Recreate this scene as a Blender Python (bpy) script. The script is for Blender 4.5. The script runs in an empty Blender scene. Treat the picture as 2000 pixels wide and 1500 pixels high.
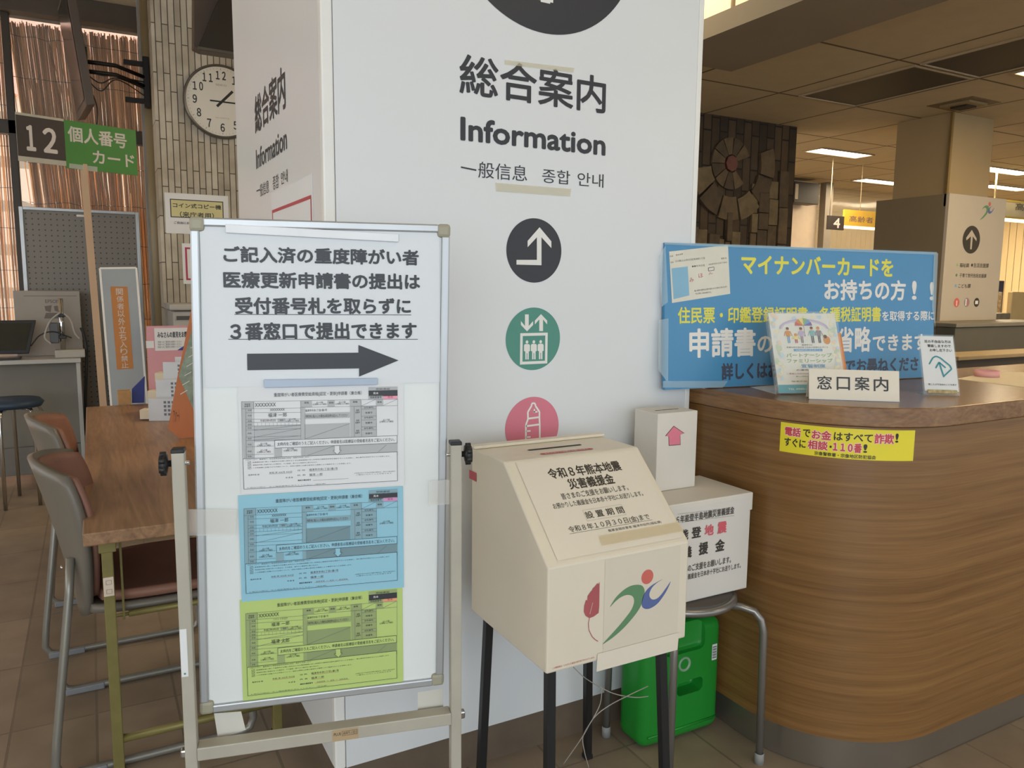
import bpy, bmesh, math, random
from mathutils import Vector, Matrix
random.seed(7)
scene = bpy.context.scene
COL = scene.collection

# ------------------------------------------------------------------ camera
CAM_H, FOC = 1.36, 1510.0
YAW, PITCH, ROLL = math.radians(28.5), math.radians(7.2), math.radians(0.55)
_F = Vector((math.sin(YAW)*math.cos(PITCH), math.cos(YAW)*math.cos(PITCH), -math.sin(PITCH)))
_R0 = Vector((math.cos(YAW), -math.sin(YAW), 0)); _U0 = _R0.cross(_F)
_R = _R0*math.cos(ROLL) + _U0*math.sin(ROLL)
_U = -_R0*math.sin(ROLL) + _U0*math.cos(ROLL)
CAM = Vector((0, 0, CAM_H))
cam_data = bpy.data.cameras.new('camera')
cam_data.sensor_width = 36.0
cam_data.lens = FOC/2000.0*36.0
cam_data.clip_start = 0.02
camera = bpy.data.objects.new('camera', cam_data)
COL.objects.link(camera)
m3 = Matrix((_R, _U, -_F)).transposed()
camera.matrix_world = Matrix.Translation(CAM) @ m3.to_4x4()
scene.camera = camera

# ------------------------------------------------------------------ light
scene.view_settings.view_transform = 'Standard'
scene.view_settings.look = 'None'
scene.view_settings.gamma = 1.0
scene.view_settings.use_curve_mapping = False
scene.view_settings.exposure = 0.10
world = bpy.data.worlds.new('daylight'); scene.world = world
world.use_nodes = True
_bg = world.node_tree.nodes['Background']
_bg.inputs['Color'].default_value = (0.83, 0.92, 1.0, 1)
_bg.inputs['Strength'].default_value = 1.5

def area_light(name, loc, target, sx, sy, power, color):
    d = bpy.data.lights.new(name, 'AREA'); d.shape = 'RECTANGLE'; d.size = sx; d.size_y = sy
    d.energy = power; d.color = color
    o = bpy.data.objects.new(name, d); COL.objects.link(o)
    o.location = loc
    o.rotation_euler = (Vector(target)-Vector(loc)).to_track_quat('-Z', 'Y').to_euler()
    return o
# daylight through the glazed entrance behind the camera
area_light('entrance_daylight', (-1.8, -3.4, 1.9), (0.8, 1.8, 1.1), 3.6, 2.2, 78, (0.88, 0.95, 1.0))
area_light('left_fill_light', (-3.5, 2.5, 1.7), (0.5, 3.0, 0.6), 4.5, 2.0, 24, (1.0, 0.88, 0.72))  # warm fill added out of view to brighten the left side
# warm lamps of the hall ceiling above the visitor
area_light('hall_lamp_glow', (1.7, 0.2, 3.40), (1.5, 0.9, 0.0), 1.2, 0.6, 11, (1.0, 0.80, 0.52))
sun_d = bpy.data.lights.new('sun', 'SUN'); sun_d.energy = 55.0; sun_d.angle = 0.02; sun_d.color = (1.0, 0.93, 0.82)
sun = bpy.data.objects.new('sun', sun_d); COL.objects.link(sun)
sun.rotation_euler = Vector((0.2, -1.0, -4.0)).to_track_quat('-Z', 'Y').to_euler()

# ------------------------------------------------------------------ helpers
def lin(h):
    h = h.lstrip('#'); r = []
    for i in (0, 2, 4):
        c = int(h[i:i+2], 16)/255.0
        r.append(c/12.92 if c <= 0.04045 else ((c+0.055)/1.055)**2.4)
    return r
MATS = {}
def nodes_of(name):
    m = bpy.data.materials.new(name); m.use_nodes = True
    nt = m.node_tree; b = nt.nodes['Principled BSDF']
    return m, nt, b
def mat(name, hexc, rough=0.5, metal=0.0, var=0.05, scale=9.0, bump=0.0, spec=0.5, bscale=None):
    if name in MATS: return MATS[name]
    m, nt, b = nodes_of(name); c = lin(hexc)
    tc = nt.nodes.new('ShaderNodeTexCoord'); n = nt.nodes.new('ShaderNodeTexNoise')
    n.inputs['Scale'].default_value = scale; n.inputs['Detail'].default_value = 4
    nt.links.new(tc.outputs['Object'], n.inputs['Vector'])
    r = nt.nodes.new('ShaderNodeValToRGB')
    r.color_ramp.elements[0].position = 0.3; r.color_ramp.elements[1].position = 0.7
    r.color_ramp.elements[0].color = [x*(1-var) for x in c]+[1]
    r.color_ramp.elements[1].color = [min(1, x*(1+var)) for x in c]+[1]
    nt.links.new(n.outputs['Fac'], r.inputs['Fac']); nt.links.new(r.outputs['Color'], b.inputs['Base Color'])
    b.inputs['Roughness'].default_value = rough; b.inputs['Metallic'].default_value = metal
    b.inputs['Specular IOR Level'].default_value = spec
    if bump:
        n2 = nt.nodes.new('ShaderNodeTexNoise'); n2.inputs['Scale'].default_value = bscale or scale*6
        nt.links.new(tc.outputs['Object'], n2.inputs['Vector'])
        bp = nt.nodes.new('ShaderNodeBump'); bp.inputs['Strength'].default_value = bump; bp.inputs['Distance'].default_value = 0.004
        nt.links.new(n2.outputs['Fac'], bp.inputs['Height']); nt.links.new(bp.outputs['Normal'], b.inputs['Normal'])
    MATS[name] = m; return m
def emis(name, hexc, s):
    m, nt, b = nodes_of(name); c = lin(hexc)
    b.inputs['Base Color'].default_value = c+[1]; b.inputs['Emission Color'].default_value = c+[1]
    b.inputs['Emission Strength'].default_value = s; MATS[name] = m; return m
def clear(name, hexc, alpha, rough=0.15):
    m, nt, b = nodes_of(name)
    b.inputs['Base Color'].default_value = lin(hexc)+[1]; b.inputs['Roughness'].default_value = rough
    b.inputs['Alpha'].default_value = alpha; MATS[name] = m; return m
def wood(name, dark, light, scale, dist=1.5, rough=0.35, wave=0.5):
    m, nt, b = nodes_of(name)
    tc = nt.nodes.new('ShaderNodeTexCoord'); mp = nt.nodes.new('ShaderNodeMapping')
    mp.inputs['Scale'].default_value = scale
    nt.links.new(tc.outputs['Object'], mp.inputs['Vector'])
    n = nt.nodes.new('ShaderNodeTexNoise'); n.inputs['Scale'].default_value = 1.0; n.inputs['Detail'].default_value = 6
    n.inputs['Roughness'].default_value = 0.62; n.inputs['Distortion'].default_value = dist
    nt.links.new(mp.outputs['Vector'], n.inputs['Vector'])
    n2 = nt.nodes.new('ShaderNodeTexNoise'); n2.inputs['Scale'].default_value = 5.0; n2.inputs['Detail'].default_value = 3
    nt.links.new(mp.outputs['Vector'], n2.inputs['Vector'])
    mx = nt.nodes.new('ShaderNodeMix'); mx.inputs[0].default_value = 0.3
    nt.links.new(n.outputs['Fac'], mx.inputs[2]); nt.links.new(n2.outputs['Fac'], mx.inputs[3])
    r = nt.nodes.new('ShaderNodeValToRGB')
    r.color_ramp.elements[0].position = 0.33; r.color_ramp.elements[1].position = 0.66
    r.color_ramp.elements[0].color = lin(dark)+[1]; r.color_ramp.elements[1].color = lin(light)+[1]
    nt.links.new(mx.outputs[0], r.inputs['Fac']); nt.links.new(r.outputs['Color'], b.inputs['Base Color'])
    b.inputs['Roughness'].default_value = rough; MATS[name] = m; return m
def bricks(name, c1, c2, mortar, bw, rh, ms, axes, off=0.5, shift=(0, 0), rough=0.8, bump=0.4, noise=0.0, bias=0.0, dist=0.004):
    """brick texture; axes = which object axes run along (brick length, row direction)"""
    m, nt, b = nodes_of(name)
    tc = nt.nodes.new('ShaderNodeTexCoord'); sp = nt.nodes.new('ShaderNodeSeparateXYZ'); cb = nt.nodes.new('ShaderNodeCombineXYZ')
    nt.links.new(tc.outputs['Object'], sp.inputs[0])
    for k in (0, 1):
        a = nt.nodes.new('ShaderNodeMath'); a.operation = 'ADD'; a.inputs[1].default_value = shift[k]
        nt.links.new(sp.outputs[axes[k]], a.inputs[0]); nt.links.new(a.outputs[0], cb.inputs[k])
    t = nt.nodes.new('ShaderNodeTexBrick'); t.offset = off; t.squash = 1.0
    t.inputs['Scale'].default_value = 1.0; t.inputs['Brick Width'].default_value = bw; t.inputs['Row Height'].default_value = rh
    t.inputs['Mortar Size'].default_value = ms; t.inputs['Mortar Smooth'].default_value = 0.1; t.inputs['Bias'].default_value = bias
    t.inputs['Color1'].default_value = lin(c1)+[1]; t.inputs['Color2'].default_value = lin(c2)+[1]; t.inputs['Mortar'].default_value = lin(mortar)+[1]
    nt.links.new(cb.outputs[0], t.inputs['Vector'])
    n = nt.nodes.new('ShaderNodeTexNoise'); n.inputs['Scale'].default_value = 7; n.inputs['Detail'].default_value = 5
    nt.links.new(tc.outputs['Object'], n.inputs['Vector'])
    mx = nt.nodes.new('ShaderNodeMix'); mx.data_type = 'RGBA'; mx.blend_type = 'MULTIPLY'; mx.inputs[0].default_value = noise
    nt.links.new(t.outputs['Color'], mx.inputs[6])
    rp = nt.nodes.new('ShaderNodeValToRGB'); rp.color_ramp.elements[0].position = 0.3; rp.color_ramp.elements[1].position = 0.65
    rp.color_ramp.elements[0].color = (0.35, 0.33, 0.3, 1); rp.color_ramp.elements[1].color = (1, 1, 1, 1)
    nt.links.new(n.outputs['Fac'], rp.inputs['Fac']); nt.links.new(rp.outputs['Color'], mx.inputs[7])
    nt.links.new(mx.outputs[2], b.inputs['Base Color']); b.inputs['Roughness'].default_value = rough
    if bump:
        iv = nt.nodes.new('ShaderNodeMath'); iv.operation = 'SUBTRACT'; iv.inputs[0].default_value = 1.0
        nt.links.new(t.outputs['Fac'], iv.inputs[1])
        bp = nt.nodes.new('ShaderNodeBump'); bp.inputs['Strength'].default_value = bump; bp.inputs['Distance'].default_value = dist
        nt.links.new(iv.outputs[0], bp.inputs['Height']); nt.links.new(bp.outputs['Normal'], b.inputs['Normal'])
    MATS[name] = m; return m

def ray(px, py): return _F + _R*((px-1000)/FOC) - _U*((py-750)/FOC)
def PX(px, py, x=None, y=None, z=None):
    """the point of the place seen at a photo pixel, on a known plane x=, y= or z="""
    d = ray(px, py)
    t = x/d.x if x is not None else (y/d.y if y is not None else (z-CAM_H)/d.z)
    return CAM + d*t

def wloc(o):
    v = Vector((0, 0, 0))
    while o is not None: v += o.location; o = o.parent
    return v
def thing(name, label, cat, loc=(0, 0, 0), group=None):
    o = bpy.data.objects.new(name, None); COL.objects.link(o); o.location = loc; o.empty_display_size = 0.1
    o['label'] = label; o['category'] = cat
    if group: o['group'] = group
    return o
def tag(o, label, cat, group=None, kind=None):
    o['label'] = label; o['category'] = cat
    if group: o['group'] = group
    if kind: o['kind'] = kind
    return o
def struct(o): o['kind'] = 'structure'; return o

class MB:
    """collects shapes in world coordinates and links them as ONE mesh object"""
    def __init__(self): self.bm = bmesh.new(); self.mats = []
    def mi(self, m):
        if m not in self.mats: self.mats.append(m)
        return self.mats.index(m)
    def _take(self, verts, m, mtx=None):
        fs = set()
        for v in verts:
            if mtx is not None: v.co = mtx @ v.co
            fs.update(v.link_faces)
        k = self.mi(m)
        for f in fs: f.material_index = k
        return list(fs)
    def box(self, lo, hi, m, bev=0.0, mtx=None, seg=2):
        lo, hi = Vector(lo), Vector(hi)
        tmp = bmesh.new(); bmesh.ops.create_cube(tmp, size=1.0)
        for v in tmp.verts: v.co = Vector([(lo[i]+hi[i])/2 + v.co[i]*(hi[i]-lo[i]) for i in range(3)])
        if bev: bmesh.ops.bevel(tmp, geom=tmp.edges[:], offset=bev, segments=seg, profile=0.5, affect='EDGES')
        return self.merge(tmp, m, mtx)
    def merge(self, tmp, m, mtx=None):
        k = self.mi(m); vm = {}
        for v in tmp.verts: vm[v] = self.bm.verts.new(mtx @ v.co if mtx is not None else v.co)
        for f in tmp.faces:
            try: g = self.bm.faces.new([vm[v] for v in f.verts])
            except ValueError: continue
            g.material_index = k; g.smooth = f.smooth
        tmp.free(); return self
    def poly(self, pts, m):
        f = self.bm.faces.new([self.bm.verts.new(p) for p in pts]); f.material_index = self.mi(m); return f
    def prism(self, pts, ext, m, bev=0.0):
        """polygon pts (3-D, planar) swept by vector ext"""
        tmp = bmesh.new(); ext = Vector(ext); n = len(pts)
        a = [tmp.verts.new(p) for p in pts]; b = [tmp.verts.new(Vector(p)+ext) for p in pts]
        tmp.faces.new(a[::-1]); tmp.faces.new(b)
        for i in range(n): tmp.faces.new((a[i], a[(i+1) % n], b[(i+1) % n], b[i]))
        bmesh.ops.recalc_face_normals(tmp, faces=tmp.faces[:])
        if bev: bmesh.ops.bevel(tmp, geom=tmp.edges[:], offset=bev, segments=2, profile=0.5, affect='EDGES')
        return self.merge(tmp, m)
    def tube(self, pts, r, m, n=10, cap=True, r2=None):
        pts = [Vector(p) for p in pts]; rings = []; N = len(pts); k = self.mi(m); up = None
        for i, p in enumerate(pts):
            d = (pts[min(i+1, N-1)]-pts[max(i-1, 0)]).normalized()
            if up is None: up = d.orthogonal().normalized()
            up = (up - d*up.dot(d)).normalized(); s = d.cross(up)
            rr = r if r2 is None else r+(r2-r)*i/(N-1)
            rings.append([self.bm.verts.new(p+(up*math.cos(a)+s*math.sin(a))*rr) for a in [2*math.pi*j/n for j in range(n)]])
        for i in range(N-1):
            for j in range(n):
                f = self.bm.faces.new((rings[i][j], rings[i][(j+1) % n], rings[i+1][(j+1) % n], rings[i+1][j]))
                f.material_index = k; f.smooth = True
        if cap:
            for rg in (rings[0][::-1], rings[-1]): self.bm.faces.new(rg).material_index = k
        return self
    def lathe(self, c, prof, m, n=32, axis=Vector((0, 0, 1))):
        """profile [(radius, height)] turned about the axis through c"""
        axis = Vector(axis).normalized(); u = axis.orthogonal().normalized(); w = axis.cross(u); c = Vector(c); k = self.mi(m); R = []
        for r, h in prof:
            R.append([self.bm.verts.new(c+axis*h+(u*math.cos(2*math.pi*j/n)+w*math.sin(2*math.pi*j/n))*max(r, 1e-5)) for j in range(n)])
        for i in range(len(R)-1):
            for j in range(n):
                f = self.bm.faces.new((R[i][j], R[i][(j+1) % n], R[i+1][(j+1) % n], R[i+1][j])); f.material_index = k; f.smooth = True
        return self
    def slab(self, fn, nu, nv, t, m):
        """closed curved sheet: fn(u,v) with u,v in 0..1, thickness t along its normal"""
        k = self.mi(m); e = 1e-3; top = []; bot = []
        for i in range(nu+1):
            a = []; b = []
            for j in range(nv+1):
                u, v = i/nu, j/nv; p = Vector(fn(u, v))
                du = Vector(fn(min(1, u+e), v))-Vector(fn(max(0, u-e), v)); dv = Vector(fn(u, min(1, v+e)))-Vector(fn(u, max(0, v-e)))
                nn = du.cross(dv)
                nn = nn.normalized() if nn.length > 1e-12 else Vector((0, 0, 1))
                a.append(self.bm.verts.new(p)); b.append(self.bm.verts.new(p-nn*t))
            top.append(a); bot.append(b)
        def q(*v):
            f = self.bm.faces.new(v); f.material_index = k; f.smooth = True
        for i in range(nu):
            for j in range(nv):
                q(top[i][j], top[i+1][j], top[i+1][j+1], top[i][j+1]); q(bot[i][j], bot[i][j+1], bot[i+1][j+1], bot[i+1][j])
        for i in range(nu):
            q(top[i][0], bot[i][0], bot[i+1][0], top[i+1][0]); q(top[i][nv], top[i+1][nv], bot[i+1][nv], bot[i][nv])
        for j in range(nv):
            q(top[0][j], top[0][j+1], bot[0][j+1], bot[0][j]); q(top[nu][j], bot[nu][j], bot[nu][j+1], top[nu][j+1])
        return self
    def build(self, name, parent=None, smooth=False, wn=False):
        off = wloc(parent)
        if off.length:
            for v in self.bm.verts: v.co -= off
        bmesh.ops.recalc_face_normals(self.bm, faces=self.bm.faces[:]) if smooth else None
        me = bpy.data.meshes.new(name); self.bm.to_mesh(me); self.bm.free()
        for m in self.mats: me.materials.append(m)
        o = bpy.data.objects.new(name, me); COL.objects.link(o)
        if parent is not None: o.parent = parent
        if smooth:
            for p in me.polygons: p.use_smooth = True
        return o

# lettering -----------------------------------------------------------------
_tc = bpy.data.curves.new('lettering', 'FONT'); _to = bpy.data.objects.new('lettering', _tc); COL.objects.link(_to)
_TXT = {}
def glyphs(s, bold):
    k = (s, bold)
    if k not in _TXT:
        _tc.body = s; _tc.size = 1.0; _tc.offset = bold; _tc.resolution_u = 3
        bpy.context.view_layer.update()
        me = bpy.data.meshes.new_from_object(_to)
        vs = [(v.co.x, v.co.y) for v in me.vertices]; fs = [tuple(p.vertices) for p in me.polygons]
        bpy.data.meshes.remove(me)
        x0 = min(v[0] for v in vs); x1 = max(v[0] for v in vs); y0 = min(v[1] for v in vs); y1 = max(v[1] for v in vs)
        _TXT[k] = ([((x-x0)/(x1-x0), (y-y0)/(y1-y0)) for x, y in vs], fs)
    return _TXT[k]
def smooth_loop(pts, k=6):
    out = []; n = len(pts)
    for i in range(n):
        p0, p1, p2, p3 = [Vector(pts[(i+d-1) % n]) for d in range(4)]
        for j in range(k):
            t = j/k
            out.append(0.5*((2*p1)+(p2-p0)*t+(2*p0-5*p1+4*p2-p3)*t*t+(3*p1-p0-3*p2+p3)*t**3))
    return out

class Sheet(MB):
    """a printed face: origin O, right U, up V (unit vectors); layers lie a fraction of a mm apart"""
    def __init__(self, O, U, V, base=0.0006, warp=None):
        super().__init__(); self.O = Vector(O); self.U = Vector(U).normalized(); self.V = Vector(V).normalized()
        self.V = (self.V-self.U*self.U.dot(self.V)).normalized()
        self.N = self.U.cross(self.V); self.base = base; self.warp = warp; self.step = 0.00025
    def uv(self, px, py):
        d = ray(px, py); t = (self.O-CAM).dot(self.N)/d.dot(self.N); q = CAM+d*t-self.O
        return Vector((q.dot(self.U), q.dot(self.V)))
    def w(self, p, l):
        h = self.base+l*self.step
        if self.warp: return self.warp(p[0], p[1], h)
        return self.O+self.U*p[0]+self.V*p[1]+self.N*h
    def P(self, pts, m, l=1): self.poly([self.w(p, l) for p in pts], m); return self
    def fillp(self, pts, m, l=1):
        """possibly concave outline in uv, triangulated"""
        tmp = bmesh.new(); vs = [tmp.verts.new((p[0], p[1], 0)) for p in pts]
        es = [tmp.edges.new((vs[i], vs[(i+1) % len(vs)])) for i in range(len(vs))]
        bmesh.ops.triangle_fill(tmp, edges=es, use_beauty=True, use_dissolve=False)
        k = self.mi(m); vm = {v: self.bm.verts.new(self.w(v.co, l)) for v in tmp.verts}
        for f in tmp.faces:
            vv = [vm[v] for v in f.verts]
            n = (vv[1].co-vv[0].co).cross(vv[2].co-vv[0].co)
            if n.dot(self.N) < 0: vv.reverse()
            self.bm.faces.new(vv).material_index = k
        tmp.free(); return self
    def rect(self, x0, y0, x1, y1, m, l=1, div=1):
        if x0 > x1: x0, x1 = x1, x0
        if y0 > y1: y0, y1 = y1, y0
        for i in range(div):
            a = x0+(x1-x0)*i/div; b = x0+(x1-x0)*(i+1)/div
            self.P([(a, y0), (b, y0), (b, y1), (a, y1)], m, l)
        return self
    def frame(self, x0, y0, x1, y1, t, m, l=1):
        if x0 > x1: x0, x1 = x1, x0
        if y0 > y1: y0, y1 = y1, y0
        self.rect(x0, y0, x1, y0+t, m, l); self.rect(x0, y1-t, x1, y1, m, l); self.rect(x0, y0+t, x0+t, y1-t, m, l); self.rect(x1-t, y0+t, x1, y1-t, m, l)
        return self
    def line(self, a, b, t, m, l=1):
        a, b = Vector(a), Vector(b); d = (b-a).normalized(); n = Vector((-d.y, d.x))*t/2
        return self.P([a-n, b-n, b+n, a+n], m, l)
    def ell(self, c, rx, ry, m, l=1, n=48, rot=0.0):
        cr, sr = math.cos(rot), math.sin(rot)
        return self.P([(c[0]+rx*math.cos(t)*cr-ry*math.sin(t)*sr, c[1]+rx*math.cos(t)*sr+ry*math.sin(t)*cr) for t in [2*math.pi*i/n for i in range(n)]], m, l)
    def text(self, s, x0, y0, x1, y1, m, bold=0.0, l=2, rot=0.0):
        """fit s between left x0, bottom y0, right x1, top y1; bold thickens the strokes by a share of the height"""
        vs, fs = glyphs(s, 0.0); k = self.mi(m)
        cx, cy = (x0+x1)/2, (y0+y1)/2; cr, sr = math.cos(rot), math.sin(rot)
        r = max(0.0, bold)*abs(y1-y0); rx = r if not self.warp else r*abs(ZT-ZB)/abs(S1-S0)
        ring = [(0, 0)] if r == 0 else [(rx*math.cos(t), r*math.sin(t)) for t in [math.pi*j/4 for j in range(8)]]
        for q, (dx, dy) in enumerate(ring):
            vv = []
            for a, b in vs:
                x, y = x0+rx+(x1-x0-2*rx)*a-cx+dx, y0+r+(y1-y0-2*r)*b-cy+dy
                vv.append(self.bm.verts.new(self.w((cx+x*cr-y*sr, cy+x*sr+y*cr), l+.02*q)))
            for f in fs:
                try: self.bm.faces.new([vv[i] for i in f]).material_index = k
                except ValueError: pass
        return self
    def tp(self, s, tl, br, m, bold=0.0, l=2):
        a, b = self.uv(*tl), self.uv(*br); return self.text(s, a[0], b[1], b[0], a[1], m, bold, l)
    def Pp(self, pts, m, l=1): return self.fillp([self.uv(*p) for p in pts], m, l)
    def slabrect(self, x0, y0, x1, y1, t, m):
        """the sheet itself: a thin board of thickness t behind the print"""
        c = [self.O+self.U*x+self.V*y for x, y in ((x0, y0), (x1, y0), (x1, y1), (x0, y1))]
        return self.prism(c, -self.N*t, m)
X, Y, Z = Vector((1, 0, 0)), Vector((0, 1, 0)), Vector((0, 0, 1))
# ------------------------------------------------------------------ materials
INK = mat('black_print', '#2e3036', 0.45, var=0.03)
WPRINT = mat('white_print', '#e4e4e0', 0.5, var=0.02)
WPANEL = mat('white_panel', '#dadddf', 0.32, var=0.015, scale=2)
WTRIM = mat('white_corner_trim', '#e6e6e2', 0.35, var=0.02)
PAPER = mat('paper', '#dfe1e2', 0.6, var=0.02, scale=3)
ALU = mat('brushed_aluminium', '#b4b7b9', 0.42, 0.7, var=0.04)
STEEL = mat('stainless_steel', '#938b80', 0.3, 0.75, var=0.06, scale=3)
CHROME = mat('chrome', '#c8c8c8', 0.12, 1.0, var=0.02)
BLACKP = mat('black_plastic', '#1b1c1e', 0.45, var=0.08)
FLOORM = bricks('stone_floor_tiles', '#978673', '#857663', '#7a6d5d', 0.462, 0.231, 0.004, (1, 0), 0.0, (0.12, 0.05), 0.42, 0.5, 0.35)
TILEW = bricks('stacked_stone', '#cbc4b4', '#ada493', '#5a5348', 0.31, 0.0395, 0.003, (2, 0), 0.37, (0.05, 0.013), 0.85, 0.9, 0.45, dist=0.012)
MOSAIC = bricks('dark_relief_tiles', '#544129', '#352918', '#1c160e', 0.27, 0.085, 0.006, (2, 0), 0.37, (0.02, 0.02), 0.8, 0.9, 0.55, dist=0.012)
CEILM = bricks('ceiling_boards', '#b8ab8c', '#b4a687', '#5c523f', 0.80, 0.907, 0.010, (0, 1), 0.0, (-4.245+8.0, -3.095+9.07), 0.85, 0.3, 0.12)
LOBBYC = mat('lobby_ceiling', '#b3a68e', 0.9, var=0.10, scale=40)
WALLC = mat('cream_wall', '#cbbba2', 0.8, var=0.03, scale=3)
DARKB = mat('dark_brown_board', '#4a4137', 0.6, var=0.08)
WINF = mat('bronze_window_frame', '#3b342d', 0.45, 0.3, var=0.06)
STONE = mat('brown_stone_plinth', '#66584a', 0.5, var=0.12, scale=12, bump=0.2)
COUNTER = wood('counter_veneer', '#6c4a26', '#8d683c', (1.3, 1.3, 60.0), 0.5, 0.34)
CTOP = wood('countertop_veneer', '#6d4c2e', '#96714b', (14.0, 3.0, 30.0), 1.4, 0.27)
TABLEW = wood('table_laminate', '#74573f', '#a5815f', (20.0, 1.3, 20.0), 2.2, 0.36)

# ------------------------------------------------------------------ shell
def plane_box(name, lo, hi, m):
    b = MB(); b.box(lo, hi, m); return struct(b.build(name))
plane_box('floor', (-3.6, -4.2, -0.12), (12.5, 12.2, 0.0), FLOORM)
ZC, ZL = 2.70, 3.45
plane_box('ceiling', (3.2, -4.2, ZC), (12.5, 12.2, ZC+0.06), CEILM)
plane_box('ceiling_lobby', (-3.6, -4.2, ZL), (3.2, 7.1, ZL+0.08), LOBBYC)
plane_box('wall_bulkhead', (3.2, -4.2, ZC+0.06), (3.26, 7.1, ZL), WALLC)
plane_box('wall_left', (-3.68, -4.2, -0.1), (-3.6, 7.1, 0.9), WALLC)
plane_box('trim_5', (-3.68, -4.2, 2.3), (-3.6, 7.1, ZL), WALLC)  # unseen wall band; gap below it added to let skylight in from the left
plane_box('wall_right', (12.5, -4.2, -0.1), (12.58, 12.2, ZC), WALLC)
plane_box('wall_back', (3.0, 12.2, -0.1), (12.58, 12.28, ZC), WALLC)
# stone clad wall with the clock
WY = 5.8
xl = PX(302, 200, y=WY).x
b = MB(); b.box((xl, WY, -0.02), (3.2, WY+0.25, ZL), TILEW); struct(b.build('wall_stone'))
b = MB(); b.box((xl+0.02, WY+0.25, -0.02), (xl+0.12, 7.0, ZL), WALLC); struct(b.build('wall_return'))
# brown stone plinth, white clad information pillar
PXL, PXR, PYF, PYB = 0.494, 1.634, 1.843, 3.02
b = MB(); b.box((PXL+0.012, PYF+0.012, -0.02), (PXR-0.012, PYB-0.012, ZL), STONE)
struct(b.build('wall_pillar_core'))

info = thing('information_pillar', 'large white information pillar with black lettering and round pictograms', 'pillar', (1.06, 2.43, 0))
ZP = 0.114
# front cladding with its print
s = Sheet((PXL, PYF, 0), X, Z)
cl = Vector((PXL, PYF, 0))
s.box((PXL+0.028, PYF, ZP), (PXR-0.02, PYF+0.011, ZL-0.002), WPANEL)
def disc(c_px, r, m):
    c = s.uv(*c_px); s.ell(c, r, r, m, 1, 72); return c
a0, a1, bt = s.uv(952, 0), s.uv(1170, 0), s.uv(1062, 65)
hw = (a1.x-a0.x)/2; sag = a0.y-bt.y; Rb = (hw*hw+sag*sag)/(2*sag)
bc = Vector(((a0.x+a1.x)/2, bt.y+Rb)); s.ell(bc, Rb, Rb, INK, 1, 96)
ib = s.uv(1052, 3).y
s.text('i', bc.x-0.03, ib, bc.x+0.03, bc.y+Rb*0.72, WPRINT, 0.03)
s.tp('総合案内', (897, 103), (1182, 223), INK, 0.018)
s.tp('Information', (899, 227), (1182, 305), INK, 0.040)
s.P([s.uv(900, 325), s.uv(930, 331), s.uv(930, 334), s.uv(900, 328)], INK, 2)
s.tp('般信息', (934, 315), (1029, 355), INK)
s.tp('종합', (1059, 329), (1113, 361), INK, -0.004); s.tp('안내', (1128, 336), (1178, 367), INK, -0.004)
disc((1043.5, 489.5), 0.0862, INK)
q = lambda x, y: s.uv(860+x/3.2615, 400+y/3.2615)
s.fillp([q(*p) for p in [(484, 351), (614, 351), (614, 207), (555, 270), (555, 230), (631, 143), (706, 233), (706, 276), (643, 207), (643, 385), (484, 381)]], WPRINT, 2)
TEAL = mat('teal_print', '#4f8f80', 0.5, var=0.02); PINK = mat('pink_print', '#d4798a', 0.5, var=0.02)
disc((1041.5, 662), 0.0862, TEAL)
arr = [(538, 698), (562, 698), (562, 772), (590, 740), (590, 765), (551, 806), (512, 765), (512, 740), (538, 772)]
s.fillp([q(*p) for p in arr], WPRINT, 2)
s.fillp([q(1191-x, 1502-y) for x, y in arr], WPRINT, 2)
e0, e1 = q(508, 818), q(680, 1010)
s.frame(e0.x, e0.y, e1.x, e1.y, 0.0078, WPRINT, 2)
for k in range(3):
    cx_ = 551+43.5*k; hd = q(cx_, 874-k); s.ell(hd, 0.0043, 0.0046, WPRINT, 2, 20)
    s.fillp([q(cx_+dx, 887+dy-k) for dx, dy in [(-13, 0), (13, 0), (19, 8), (19, 44), (11, 48), (11, 98), (2, 98), (2, 58), (-2, 58), (-2, 98), (-11, 98), (-11, 48), (-19, 44), (-19, 8)]], WPRINT, 2)
c = s.uv(1039.5, 834); s.ell((c.x, c.y-0.001), 0.0862, 0.0862, PINK, 1, 72)
def stroke(pts, t, m, l=2):
    for i in range(len(pts)-1): s.line(pts[i], pts[i+1], t, m, l+0.05*i)
T = 0.0052
stroke([q(*p) for p in [(544, 1520), (544, 1400), (557, 1365), (557, 1345), (556, 1320), (580, 1280), (580, 1268), (592, 1262), (604, 1268), (604, 1280), (630, 1318), (630, 1345), (630, 1362), (632, 1398), (632, 1520)]], T, WPRINT)
stroke([q(556, 1362), q(632, 1352)], T, WPRINT); stroke([q(545, 1410), q(634, 1398)], T, WPRINT)
stroke([q(592, 1320), q(618, 1318)], T*.8, WPRINT); stroke([q(598, 1300), q(598, 1322)], T*.8, WPRINT)
for yy in (1442, 1480): stroke([q(545, yy), q(574, yy-2)], T*.8, WPRINT)
s.build('front_panel', info)
OLDTAPE = clear('yellowed_tape', '#d8cfae', 0.45, 0.4)
t = Sheet((PXL, PYF, 0), X, Z, base=0.0018)
for quad in ([(967, 357), (1115, 369), (1113, 384), (968, 374)], [(985, 117), (1121, 133), (1119, 142), (985, 126)]):
    t.Pp(quad, OLDTAPE)
o = t.build('tape_residue', info); o['label'] = 'strips of old yellowed tape'
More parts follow.
